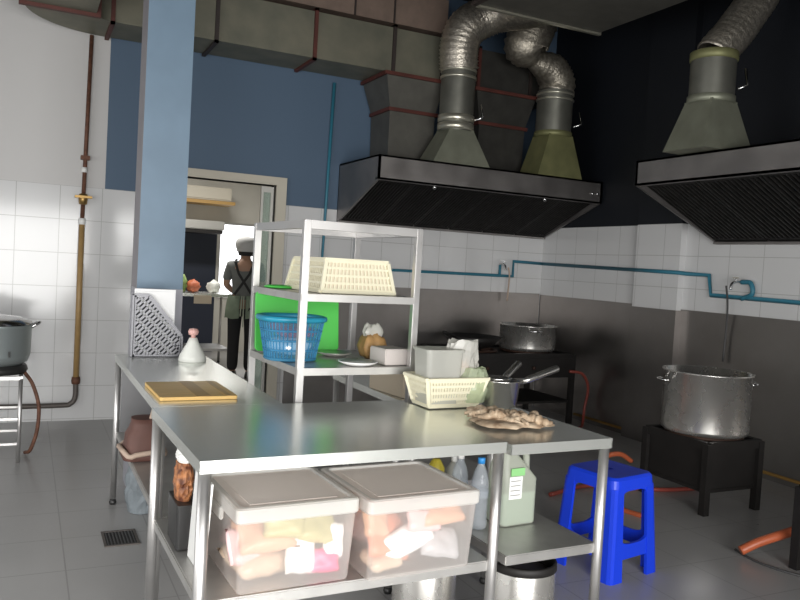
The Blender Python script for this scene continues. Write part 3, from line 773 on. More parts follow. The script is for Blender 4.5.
# perforated magazine holder
def clip(p, d, poly):
    t0, t1 = -9, 9; n = len(poly)
    for i in range(n):
        a, b = Vector(poly[i]), Vector(poly[(i+1) % n]); e = b-a; nv = Vector((-e.y, e.x))
        den = nv.dot(d); num = nv.dot(a-p)
        if abs(den) < 1e-9:
            if nv.dot(p-a) < 0: return None
            continue
        t = num/den
        if den > 0: t0 = max(t0, t)
        else: t1 = min(t1, t)
    return (p+d*t0, p+d*t1) if t1-t0 > .01 else None
def mag_holder():
    x0, y0 = .525, 4.27; w, h, dp = .25, .325, .095
    t = thing('magazine_holder', 'perforated silver magazine holder with white sheets in front of pillar', 'holder', (x0+w/2, y0+dp/2, .82))
    poly = [(0, 0), (w, 0), (w, .11), (.075, h), (0, h)]
    for yy in (0, dp-.003):
        bm = BM()
        for i in range(5):
            a, b = poly[i], poly[(i+1) % 5]; bar(bm, (x0+a[0], y0+yy+.0015, .821+a[1]), (x0+b[0], y0+yy+.0015, .821+b[1]), .022, .003, up=(0, 1, 0)) if False else bar(bm, (x0+a[0], y0+yy+.0015, .826+a[1]), (x0+b[0], y0+yy+.0015, .826+b[1]), .003, .020)
        for dirv, sp, wd in (((1, -1), .044, .029), ((1, 1), .021, .008)):
            d = Vector(dirv).normalized(); nv = Vector((-d.y, d.x))
            for k in range(-40, 41):
                c = clip(nv*sp*k, d, poly)
                if c: bar(bm, (x0+c[0].x, y0+yy+.0015, .826+c[0].y), (x0+c[1].x, y0+yy+.0015, .826+c[1].y), wd, .0016, up=(0, 1, 0)) if False else bar(bm, (x0+c[0].x, y0+yy+.0015, .826+c[0].y), (x0+c[1].x, y0+yy+.0015, .826+c[1].y), *((.0016, wd) if True else ()))
        obj('side_plate', bm, m_magholder, t)
    bm = BM(); box(bm, x0, y0, .821, x0+w, y0+dp, .826); box(bm, x0, y0, .826, x0+.003, y0+dp, .821+h); box(bm, x0+w-.003, y0, .826, x0+w, y0+dp, .93); obj('tray', bm, m_magholder, t)
    for k, (dx, top, yy) in enumerate(((.003, .362, .055), (.012, .35, .040), (.006, .357, .07))):
        bm = BM(); box(bm, x0+dx+.003, y0+yy, .8275, x0+.222-dx*.5, y0+yy+.004, .822+top)
        tag(origin_to(obj('paper_file', bm, m_paper), (x0+.1, y0+yy, .8275)), 'white file standing in the perforated holder', 'file', 'white files in the holder')
mag_holder()

# ---------------------------------------------------------------- below the long table
bm = BM(); rings = []
for i in range(8):
    s = i/7; w = .185*(1-.38*s**1.5)+.01*sin(i*2); d = .24*(1-.45*s); rings.append([(p[0]+.01*s, p[1], .185*s) for p in rrect(w, d, .05, 0)])
loft(bm, rings, smooth=True)
o = obj('handbag', bm, m_brownbag); o.location = (.535, 3.84, .402); tag(o, 'brown bag with beige hem on the lower shelf of the long table', 'bag')
bm = BM(); tube(bm, [(p[0]*1.04, p[1]*1.04, .035+.012*cos(k)) for k, p in enumerate(rrect(.185, .24, .05, 0))], .013, 6, closed=True); obj('hem', bm, m_hem, o, world=False)
bm = BM(); tube(bm, smooth_path([(.03, -.03, .17), (.045, -.03, .23), (.06, .0, .25), (.05, .03, .18)], 5), .010, 8); obj('handle', bm, m_hem, o, world=False)
o = obj('plastic_bag', crumpled_bag(.16, .20, .26, 8, .6), m_bluebag); o.location = (.60, 4.25, .003); tag(o, 'blue grey plastic bag on the floor under the long table', 'bag')

# ---------------------------------------------------------------- front table, lower shelf
def storage_box(label, cx, cy, rz, w, d, h, z):
    t = thing('storage_box', label, 'box', (cx, cy, z), rz, 'lidded storage boxes on the front table')
    bm = BM(); o_ = [rrect(w*.90, d*.90, .016, .0), rrect(w*.91, d*.91, .016, .006), rrect(w*.965, d*.965, .016, h-.05), rrect(w*.965, d*.965, .016, h-.02)]
    loft(bm, o_, cap=False); bm.faces.new([bm.verts.new(p) for p in o_[0]][::-1]); obj('tub', bm, m_clear, t, world=False)
    bm = BM(); loft(bm, [rrect(w*.985, d*.985, .016, h-.045), rrect(w, d, .016, h-.04), rrect(w, d, .016, h-.004), rrect(w*.97, d*.97, .016, h), rrect(w*.90, d*.90, .016, h), rrect(w*.88, d*.88, .016, h-.008)], cap=False)
    ld = obj('lid', bm, clear_mat('lid_rim', (.78, .77, .74), .22, .3, .3) if 'lid_rim' not in bpy.data.materials else bpy.data.materials['lid_rim'], t, world=False)
    bm = BM(); loft(bm, [rrect(w*.885, d*.885, .016, h-.010), rrect(w*.885, d*.885, .016, h-.007)])
    box(bm, -w*.36, -d*.36, h-.0072, w*.36, d*.36, h-.0055)
    obj('lid_panel', bm, m_lid, ld, world=False)
    for s in (-1, 1):
        bm = BM(); box(bm, s*w*.5-.006, -.05, h-.075, s*w*.5+.006, .05, h-.035, .003); obj('latch', bm, bpy.data.materials['lid_rim'], t, world=False)
    return t
ZS = .417
b1 = (.742, 2.315); b2 = (1.148, 2.29)
storage_box('left frosted storage box with pink and white packets inside', *b1, radians(2.3), .385, .40, .255, ZS)
storage_box('right frosted storage box with orange and white packets inside', *b2, radians(2.3), .405, .40, .255, ZS)
PK = [  # box, dx, dy, dz, rot, size, material, words
 (b1, -.08, -.06, .05, (.2, 0, .3), (.18, .17, .08), 5, 'beige packet at the front left bottom of left storage box'),
 (b1, .035, -.135, .075, (1.2, .15, .1), (.10, .12, .04), 1, 'white and pink packet at the front of left storage box'),
 (b1, .11, -.135, .045, (1.1, 0, -.1), (.10, .075, .05), 2, 'bright pink packet low at the front right of left storage box'),
 (b1, .09, -.11, .145, (.9, .3, .2), (.14, .11, .05), 3, 'olive packet above the pink packet in left storage box'),
 (b1, -.07, -.10, .135, (.5, 0, .1), (.18, .14, .06), 0, 'peach packet high on the left in left storage box'),
 (b1, .0, .09, .06, (0, 0, .4), (.30, .17, .10), 7, 'pale pink packet at the back of left storage box'),
 (b1, .0, .08, .16, (0, .1, .2), (.30, .18, .07), 5, 'beige packet on top at the back of left storage box'),
 (b2, -.08, -.10, .10, (.9, .3, .2), (.17, .16, .05), 4, 'coral orange packet on the left in right storage box'),
 (b2, -.025, -.135, .088, (1.3, -.35, .1), (.21, .09, .04), 1, 'bright white packet across the front of right storage box'),
 (b2, .10, -.12, .065, (.8, .2, 0), (.15, .11, .06), 6, 'grey packet low at the front right of right storage box'),
 (b2, .10, -.12, .165, (.6, 0, .1), (.17, .10, .05), 0, 'peach orange packet high at the front right of right storage box'),
 (b2, .02, .07, .07, (0, 0, .3), (.32, .19, .11), 7, 'pale pink packet at the back of right storage box'),
 (b2, -.02, .08, .165, (.1, 0, .1), (.30, .17, .06), 4, 'coral packet on top at the back of right storage box'),
 (b1, -.13, -.10, .10, (1.0, .2, .4), (.12, .11, .05), 7, 'pale pink packet at the far left in left storage box'),
 (b1, -.02, -.14, .165, (1.1, .1, .0), (.13, .07, .04), 3, 'small olive packet at the top middle of left storage box'),
 (b1, .145, -.12, .10, (1.2, .2, .1), (.07, .11, .04), 1, 'white packet at the right corner of left storage box'),
 (b2, -.13, -.12, .15, (1.1, .2, .3), (.10, .09, .04), 0, 'peach packet at the top left corner of right storage box'),
 (b2, .03, -.145, .15, (1.2, .1, .1), (.13, .07, .03), 7, 'pale pink packet above the white one in right storage box'),
 (b2, -.11, -.13, .035, (.2, 0, .2), (.12, .10, .05), 5, 'beige packet in the front left corner of right storage box'),
]
for i, (b, dx, dy, dz, rot, size, mi, words) in enumerate(PK):
    packet(words, (b[0]+dx, b[1]+dy, ZS+.008+dz), rot, size, PACK[mi], 20+i, 'packets in the storage boxes')
def bottle(label, loc, h, r, cap_m):
    t = thing('water_bottle', label, 'bottle', loc, 0, 'clear water bottles')
    bm = BM(); pr = [(0, .004), (r*.6, 0), (r*.95, .006), (r, .02)]
    for k in range(5): z = .03+k*(h*.09); pr += [(r, z), (r*.94, z+h*.04)]
    pr += [(r, h*.55), (r*.97, h*.68), (r*.75, h*.80), (r*.40, h*.90), (r*.36, h*.93)]
    lathe(bm, pr, (0, 0, 0), 24); obj('body', bm, m_bottle, t, world=False)
    bm = BM(); lathe(bm, [(0, h*.925), (r*.42, h*.925), (r*.42, h), (r*.38, h*1.005), (0, h*1.005)], (0, 0, 0), 20); obj('cap', bm, cap_m, t, world=False)
    bm = BM(); lathe(bm, [(r*1.01, h*.46), (r*1.01, h*.56)], (0, 0, 0), 24); obj('label_band', bm, m_bottle, t, world=False)
bottle('clear water bottle with blue cap left of the green jug', (1.545, 2.40, .427), .265, .033, m_bluecap)
bottle('clear water bottle with white cap behind the blue capped one', (1.535, 2.53, .427), .25, .032, m_white)
t = thing('detergent_bottle', 'small yellow bottle with dark cap behind the right storage box', 'bottle', (1.545, 2.74, .427))
bm = BM(); lathe(bm, [(0, 0), (.035, 0), (.036, .14), (.02, .17), (.012, .18), (0, .18)], (0, 0, 0), 20); obj('body', bm, m_yellow, t, world=False)
bm = BM(); lathe(bm, [(0, .18), (.014, .18), (.014, .205), (0, .207)], (0, 0, 0), 14); obj('cap', bm, m_black, t, world=False)
t = thing('spray_bottle', 'small pale bottle beside the yellow one on side table shelf', 'bottle', (1.63, 2.74, .427))
bm = BM(); lathe(bm, [(0, 0), (.03, 0), (.03, .13), (.012, .16), (0, .16)], (0, 0, 0), 20); obj('body', bm, m_tub, t, world=False)
bm = BM(); lathe(bm, [(0, .16), (.013, .16), (.013, .19), (0, .19)], (0, 0, 0), 14); obj('cap', bm, m_white, t, world=False)
# white sheet and dried chillies behind the left legs
bm = BM(); box(bm, -.003, -.10, 0, .003, .10, .285); o = obj('foam_sheet', bm, m_white); o.location = (.505, 2.37, ZS); o.rotation_euler = (0, radians(3), radians(2)); tag(o, 'white foam sheet standing at the left end of front table shelf', 'sheet')
bm = BM(); loft(bm, [rrect(.07, .17, .01, 0), rrect(.075, .18, .01, .15)]); o = obj('shadow_block', bm, m_black, bev=.003); o.location = (.505, 2.60, ZS); tag(o, 'black block in place of shadow at the left end of front table under dried chillies', 'block')  # added block, its black stands in for the shadow below the chillies
o = obj('chilli_bag', crumpled_bag(.06, .13, .12, 13, .3), m_chili); o.location = (.50, 2.60, ZS+.151); tag(o, 'bag of orange brown dried chillies on top of the black block', 'bag')
o = obj('paper_wrap', crumpled_bag(.05, .10, .04, 14, .3), m_white); o.location = (.50, 2.60, ZS+.275); tag(o, 'crumpled white paper on top of the dried chillies', 'paper')
# jug on the side table shelf
def jug():
    t = thing('jerry_can', 'pale green translucent jug with handle and white label on side table shelf', 'jug', (1.715, 2.44, .427), radians(4))
    bm = BM(); w, d = .165, .12
    loft(bm, [rrect(w*.94, d*.94, .02, 0), rrect(w, d, .025, .008), rrect(w, d, .025, .175), rrect(w*.72, d*.85, .025, .225, -.022), rrect(.06, .06, .028, .285, -.040), rrect(.045, .045, .022, .325, -.042)], smooth=True); obj('body', bm, m_jug, t, world=False)
    bm = BM(); loft(bm, [rrect(w*.95, d*.95, .02, .006), rrect(w*.95, d*.95, .02, .125)]); obj('liquid', bm, m_jugliq, t, world=False)
    bm = BM(); tube(bm, smooth_path([(-.02, 0, .285), (.03, 0, .290), (.058, 0, .270), (.066, 0, .185)], 6), .014, 10); obj('handle', bm, m_jug, t, world=False)
    bm = BM(); lathe(bm, [(0, .325), (.026, .325), (.026, .345), (0, .347)], (-.038, 0, 0), 18); obj('cap', bm, m_white, t, world=False)
    bm = BM(); box(bm, -.06, -d/2-.002, .105, .0, -d/2+.001, .19); lb = obj('paper_label', bm, m_label, t, world=False)
    bm = BM(); box(bm, -.055, -d/2-.0022, .193, .01, -d/2+.001, .222); obj('green_label', bm, m_greenlab, t, world=False)
    bm = BM()
    for k in range(4): box(bm, -.055, -d/2-.0026, .118+k*.018, -.008, -d/2-.002, .122+k*.018)
    obj('print_lines', bm, m_steel_dull, lb, world=False)
jug()
# pedal bins under the tables
def bin_(label, loc, r, h):
    t = thing('waste_bin', label, 'bin', loc, 0, 'steel bins under the tables')
    bm = BM(); lathe(bm, [(0, 0), (r*.96, 0), (r, .01), (r, h-.03), (r*.99, h-.02), (r*.96, h-.02), (r*.95, .01), (0, .01)], (0, 0, 0), 40); obj('body', bm, m_pot, t, world=False)
    bm = BM(); lathe(bm, [(r*.93, h-.06), (r*.93, h-.005), (r*.97, h), (r*1.02, h-.005), (r*1.03, h-.03), (r*1.0, h-.032)], (0, 0, 0), 40); obj('rim', bm, m_iron, t, world=False)
    bm = BM(); lathe(bm, [(0, h-.03), (r*.6, h-.035), (r*.92, h-.05)], (0, 0, 0), 32); obj('lid', bm, mat('bin_lid', (.12, .11, .11), .3, .7) if 'bin_lid' not in bpy.data.materials else bpy.data.materials['bin_lid'], t, world=False)
bin_('round steel bin with dark rim on the floor under side table', (1.675, 2.29, 0), .125, .345)
bin_('round steel bin mostly hidden behind the right leg of front table', (1.40, 2.52, 0), .12, .30)

# ---------------------------------------------------------------- blue stool
def stool():
    t = thing('plastic_stool', 'bright blue plastic stool right of the tables', 'stool', (2.555, 2.835, 0), radians(11))
    a, b, h = .148, .178, .475
    bm = BM(); loft(bm, [rrect(2*a+.01, 2*a+.01, .035, h-.06), rrect(2*a, 2*a, .035, h-.012), rrect(2*a-.02, 2*a-.02, .03, h), rrect(.09, .09, .02, h-.002)], cap=False)
    n_ = len(rrect(.09, .09, .02, h)); loft(bm, [rrect(.09, .09, .02, h-.002), rrect(.03, .03, .012, h-.002)], cap=False)
    bm.faces.new([bm.verts.new(p) for p in rrect(.09, .09, .02, h-.012)])
    obj('seat', bm, m_bluepl, t, world=False)
    ZL = [.0, .03, .13, .28, h-.05]
    ex = lambda z: b+(a-b)*z/h
    for sx, sy in ((-1,-1),(1,-1),(1,1),(-1,1)):
        bm = BM(); rings = []
        for z in ZL:
            e = ex(z); w = .062+.022*(1-z/h) if z > .02 else .085
            th = .016
            pts = [(e-w, e), (e-.022, e), (e-.006, e-.006), (e, e-.022), (e, e-w), (e-th, e-w), (e-th, e-.03), (e-.03, e-th), (e-w, e-th)]
            rings.append([(sx*x, sy*y, z) for x, y in pts])
        loft(bm, rings); lg = obj('leg', bm, m_bluepl, t, world=False)
    for k in range(4):
        for z0, z1, cut in ((.10, .20, True), (h-.095, h-.03, False)):
            bm = BM(); n = 8; A = []
            for i in range(n+1):
                s = i/n*2-1
                if cut: zt, zbm = z1-.035*(1-s**4), z0
                else: zt, zbm = z1, z0+.03*(1-s**6)
                for z in (zbm, zt):
                    e = ex(z); A.append(bm.verts.new((s*(e-.055), -(e-.004), z))); A.append(bm.verts.new((s*(e-.055), -(e-.018), z)))
            for i in range(n):
                q_ = A[4*i:4*i+8]
                for f in ((0, 4, 6, 2), (1, 3, 7, 5), (2, 6, 7, 3), (0, 1, 5, 4)): bm.faces.new([q_[j] for j in f])
            bmesh.ops.transform(bm, matrix=Matrix.Rotation(pi/2*k, 4, 'Z'), verts=bm.verts[:])
            obj('crossbar' if cut else 'skirt', bm, m_bluepl, t, world=False)
stool()

# ---------------------------------------------------------------- stoves, pots
def cooking_pot(label, loc, r, h, handles, name='cooking_pot', lid=False, rz=0):
    t = thing(name, label, 'pot', loc, rz, 'large aluminium pots on the burners')
    bm = BM(); lathe(bm, [(0, 0), (r*.93, 0), (r*.99, .012), (r, .03), (r, h-.012), (r*1.05, h-.006), (r*1.05, h), (r*.98, h), (r*.975, .02), (0, .012)], (0, 0, 0), 56); obj('body', bm, m_pot, t, world=False)
    for s in (-1, 1):
        bm = BM(); p = Vector((s*r, 0, h*handles)); 
        tube(bm, smooth_path([p+Vector((0, -.055, 0)), p+Vector((s*.035, -.05, .004)), p+Vector((s*.05, 0, .006)), p+Vector((s*.035, .05, .004)), p+Vector((0, .055, 0))], 5), .008, 8); obj('handle', bm, m_chrome, t, world=False)
    if lid:
        bm = BM(); lathe(bm, [(0, h+.03), (r*.5, h+.025), (r*1.0, h+.004), (r*1.02, h)], (0, 0, 0), 48); ld = obj('lid', bm, m_pot_in, t, world=False)
        bm = BM(); lathe(bm, [(0, h+.06), (.02, h+.058), (.022, h+.045), (.012, h+.03), (0, h+.03)], (0, 0, 0), 16); obj('knob', bm, m_chrome, ld, world=False)
    return t
def stove(label, x0, y0, x1, y1, h, burners, loc, shelf=True):
    t = thing('gas_stove', label, 'stove', loc, 0)
    bm = BM()
    for p, q in (((x0, y0), (x1, y0)), ((x1, y0), (x1, y1)), ((x1, y1), (x0, y1)), ((x0, y1), (x0, y0))): bar(bm, (*p, h-.025), (*q, h-.025), .035, .05)
    box(bm, x0, y0, h-.03, x1, y1, h-.02)
    obj('frame', bm, m_iron, t)
    for x, y in ((x0, y0), (x1, y0), (x1, y1), (x0, y1)):
        bm = BM(); box(bm, x-.022, y-.022, 0, x+.022, y+.022, h-.01); obj('leg', bm, m_iron, t)
    if shelf:
        bm = BM(); box(bm, x0, y0, h*.30, x1, y1, h*.30+.02); obj('lower_tray', bm, m_iron, t)
    for bx, by, br in burners:
        bm = BM(); lathe(bm, [(br*.9, h-.02), (br, h-.01), (br, h+.008), (br*.88, h+.008), (br*.86, h-.02)], (bx, by, 0), 36)
        for k in range(6):
            a = k*pi/3; bar(bm, (bx+cos(a)*br*.45, by+sin(a)*br*.45, h), (bx+cos(a)*br*.95, by+sin(a)*br*.95, h), .014, .02)
        g = obj('burner_ring', bm, m_iron_brown, t)
        bm = BM(); lathe(bm, [(0, h-.03), (br*.45, h-.03), (br*.5, h-.015), (br*.3, h-.005), (0, h-.005)], (bx, by, 0), 24); obj('burner_head', bm, m_iron, g)
    return t
st = stove('black iron stove in the far corner under the hood', 3.42, 5.78, 4.66, 6.48, .66, ((3.75, 6.12, .24), (4.33, 6.10, .24)), (4.05, 6.1, 0))
bm = BM(); box(bm, 3.42, 5.755, .44, 4.66, 5.765, .62); obj('front_panel', bm, m_iron, st)
for x in (3.7, 3.95, 4.2, 4.45):
    bm = BM(); lathe(bm, [(0, 0), (.018, 0), (.016, .02), (0, .022)], n=14, mtx=Matrix.Translation((x, 5.755, .53)) @ Matrix.Rotation(pi/2, 4, 'X')); obj('knob', bm, m_iron_brown, st)
cooking_pot('wide open aluminium pot on the corner stove', (4.33, 6.06, .668), .265, .235, .8, rz=1.2)
t = thing('wok', 'black wok resting on the left burner of corner stove', 'wok', (3.75, 6.12, .66))
bm = BM(); lathe(bm, [(0, .012), (.10, .02), (.20, .06), (.27, .125), (.275, .125), (.205, .05), (.10, .010), (0, .002)], (0, 0, 0), 36); obj('bowl', bm, m_iron, t, world=False)
bm = BM(); tube(bm, [(-.24, -.10, .12), (-.33, -.13, .15), (-.39, -.15, .17)], .014, 8); obj('handle', bm, m_iron, t, world=False)
ls = stove('low black stove under the tall stockpot by right wall', 3.70, 3.28, 4.14, 3.78, .44, ((3.93, 3.53, .24),), (3.93, 3.53, 0))
cooking_pot('tall aluminium stockpot on the low stove by right wall', (3.93, 3.53, .449), .265, .385, .82, rz=radians(-25))
bm = BM(); box(bm, 3.72, 3.285, .13, 4.12, 3.30, .42); obj('front_panel', bm, m_iron, ls)
bm = BM(); box(bm, 3.705, 3.30, .13, 3.72, 3.76, .42); obj('side_panel', bm, m_iron, ls)
stove('low black stove at the right edge of the picture', 3.485, 1.75, 4.15, 2.50, .42, ((3.82, 2.1, .27),), (3.8, 2.1, 0))
# steel bench behind the rack
worktable('low steel bench behind the rack carrying a marked box', 2.10, 3.98, .72, .95, .70, .25, 0, lr=.018)
bm = BM(); box(bm, -.10, -.17, 0, .10, .17, .125, .003); o = obj('carton', bm, m_card); o.location = (1.86, 3.74, .702); o.rotation_euler = (0, 0, .12); tag(o, 'pale carton with teal mark on the bench behind the rack', 'carton')
bm = BM(); box(bm, -.03, -.1708, .03, .01, -.1702, .10); bar(bm, (.01, -.1705, .05), (.035, -.1705, .04), .02, .0008, up=(0, 1, 0)); obj('printed_mark', bm, m_tealm, o, world=False)
o = obj('plastic_bag', crumpled_bag(.16, .16, .20, 17, .5), m_white); o.location = (1.66, 3.40, .003); tag(o, 'white plastic bag on the floor behind the rack', 'bag')

# ---------------------------------------------------------------- hoses on the right
def hose(name, label, pts, r, m, cat='hose'):
    bm = BM(); P = smooth_path(pts, 8); tube(bm, P, r, 10); o = obj(name, bm, m); return tag(origin_to(o, pts[0]), label, cat)
hose('gas_hose', 'red gas hose hanging at the right end of corner stove', [(4.60, 5.74, .50), (4.72, 5.70, .48), (4.80, 5.70, .35), (4.79, 5.72, .15), (4.72, 5.65, .014), (4.55, 5.5, .014)], .014, m_redhose)
hose('gas_hose', 'orange gas hose rising from the floor at the right edge', [(3.33, 2.70, .035), (3.41, 2.66, .085), (3.52, 2.62, .125), (3.68, 2.60, .155), (3.85, 2.60, .15), (4.3, 2.6, .08)], .024, m_orange)
hose('gas_hose', 'orange gas hose arching behind the blue stool', [(3.55, 3.75, .22), (3.42, 3.72, .28), (3.28, 3.70, .27), (3.20, 3.66, .20), (3.19, 3.60, .10), (3.25, 3.5, .014), (3.3, 3.3, .014)], .016, m_orange)
hose('gas_hose', 'dark red hose lying on the floor beneath the stockpot stove', [(3.0, 3.85, .014), (3.4, 3.95, .014), (3.8, 3.75, .014), (4.1, 3.7, .014)], .014, m_redhose)
hose('cable', 'thin dark cable looping over the floor at right', [(3.39, 2.78, .007), (3.36, 2.68, .007), (3.36, 2.55, .007), (3.42, 2.40, .007), (3.6, 2.22, .007), (4.0, 2.0, .007)], .006, m_cable, 'cable')
# floor drain
t = thing('floor_drain', 'square dark floor drain left of the tables', 'drain', (.455, 3.85, 0))
bm = BM()
for a in ((-.08, -.105, .08, -.09), (-.08, .09, .08, .105), (-.08, -.09, -.068, .09), (.068, -.09, .08, .09)): box(bm, *a[:2], .0005, *a[2:], .005)
obj('frame', bm, m_pipe_grey, t, world=False)
bm = BM(); box(bm, -.068, -.09, .0005, .068, .09, .002); obj('sump', bm, m_iron, t, world=False)
bm = BM()
for k in range(9): x = -.06+.015*k; box(bm, x-.003, -.09, .002, x+.003, .09, .004)
obj('grate', bm, mat('drain_grate', (.10, .10, .10), .5, .5), t, world=False)

# ---------------------------------------------------------------- rice cooker on its stand, far left
t = thing('cooker_stand', 'white metal stand under the rice cooker at left edge', 'stand', (-.22, 5.6, 0))
x0, x1, y0, y1 = -.47, .0, 5.40, 5.80
for x, y in ((x0, y0), (x1, y0), (x1, y1), (x0, y1)):
    bm = BM(); tube(bm, [(x, y, 0), (x, y, .535)], .013, 10); obj('leg', bm, m_steel, t)
for z in (.54, .28, .12):
    bm = BM()
    for p, q in (((x0, y0), (x1, y0)), ((x1, y0), (x1, y1)), ((x1, y1), (x0, y1)), ((x0, y1), (x0, y0))): bar(bm, (*p, z), (*q, z), .022 if z > .5 else .014)
    obj('rail', bm, m_steel, t)
t = thing('rice_cooker', 'large grey gas rice cooker at the left edge', 'cooker', (-.17, 5.6, .552))
bm = BM(); lathe(bm, [(0, 0), (.20, 0), (.21, .02), (.20, .05), (.17, .055), (0, .055)], (0, 0, 0), 40); obj('base', bm, m_black, t, world=False)
bm = BM(); lathe(bm, [(.17, .055), (.205, .075), (.222, .12), (.224, .29), (.235, .305), (.235, .315), (0, .315)], (0, 0, 0), 48); obj('body', bm, m_cooker, t, world=False)
bm = BM(); lathe(bm, [(.23, .317), (.225, .335), (.15, .362), (.05, .372), (0, .373)], (0, 0, 0), 48); ld = obj('lid', bm, m_chrome, t, world=False)
bm = BM(); lathe(bm, [(0, .372), (.03, .372), (.035, .395), (.02, .40), (0, .40)], (0, 0, 0), 20); obj('knob', bm, m_black, ld, world=False)
for s in (-1, 1):
    bm = BM(); tube(bm, smooth_path([(s*.222, -.05, .30), (s*.26, -.04, .325), (s*.268, 0, .33), (s*.26, .04, .325), (s*.222, .05, .30)], 4), .011, 8); obj('handle', bm, m_chrome, t, world=False)
bm = BM(); bar(bm, (.10, -.205, .12), (.10, -.21, .155), .012, .012); obj('lever', bm, m_black, t, world=False)
hose('gas_hose', 'brown hose hanging down from the rice cooker', [(.02, 5.55, .555), (.07, 5.52, .48), (.11, 5.50, .34), (.105, 5.50, .18), (.07, 5.52, .05), (.04, 5.6, .014)], .012, m_rust)

# ---------------------------------------------------------------- room beyond the doorway
t = thing('wall_cabinet', 'beige wall cabinet high in the back room', 'cabinet', (2.15, 10.95, 2.13))
bm = BM(); box(bm, 1.4, 10.75, 2.15, 2.55, 11.18, 2.33, .005); obj('body', bm, m_creamfr, t)
bm = BM(); box(bm, 1.4, 10.72, 2.10, 2.60, 11.18, 2.145); obj('bottom_panel', bm, m_board2, t)
bm = BM(); box(bm, 1.94, 10.74, 2.17, 2.52, 10.75, 2.31); obj('door', bm, m_creamfr, t)
t = thing('range_hood', 'pale range hood below the beige cabinet in back room', 'hood', (2.1, 10.9, 1.70))
bm = BM(); box(bm, 1.5, 10.6, 1.74, 2.44, 11.17, 1.86, .01); obj('body', bm, m_alu, t)
bm = BM(); box(bm, 1.52, 10.62, 1.69, 2.42, 11.15, 1.738); obj('filter', bm, m_iron, t)
worktable('steel table with vegetables in the back room', 1.85, 9.75, .95, .6, .92, .25, 0, lr=.016)
def heap_item(label, loc, r, m, seed, cat, name, group):
    rnd = random.Random(seed); bm = BM(); bmesh.ops.create_icosphere(bm, subdivisions=3, radius=r)
    ph = [rnd.uniform(0, 6) for _ in range(3)]
    for v in bm.verts:
        p = v.co/r; v.co *= 1+.18*sin(6*p.x+ph[0])*sin(5*p.y+ph[1])+.1*sin(11*p.z+ph[2])
    for f in bm.faces: f.smooth = True
    o = obj(name, bm, m); o.location = loc; return tag(o, label, cat, group)
heap_item('leafy green cabbage at the left on the back room table', (1.68, 9.62, 1.03), .11, m_veg, 1, 'cabbage', 'cabbage', 'vegetables in the back room')
heap_item('pale green cabbage beside the doorway pillar on back room table', (1.52, 9.75, 1.03), .11, m_veg, 2, 'cabbage', 'cabbage', 'vegetables in the back room')
heap_item('red orange vegetable in the middle of the back room table', (1.86, 9.62, 1.00), .08, m_tomato, 3, 'vegetable', 'squash', 'vegetables in the back room')
heap_item('white radish heap right of red vegetable in back room', (2.12, 9.66, 1.00), .08, m_bottlewhite, 4, 'vegetable', 'white_radish', 'vegetables in the back room')
bm = BM(); box(bm, 1.84, 9.42, .80, 2.05, 9.435, .90); tag(origin_to(obj('notice_card', bm, m_card), (1.94, 9.43, .80)), 'cream card hanging on the front of back room table', 'card')

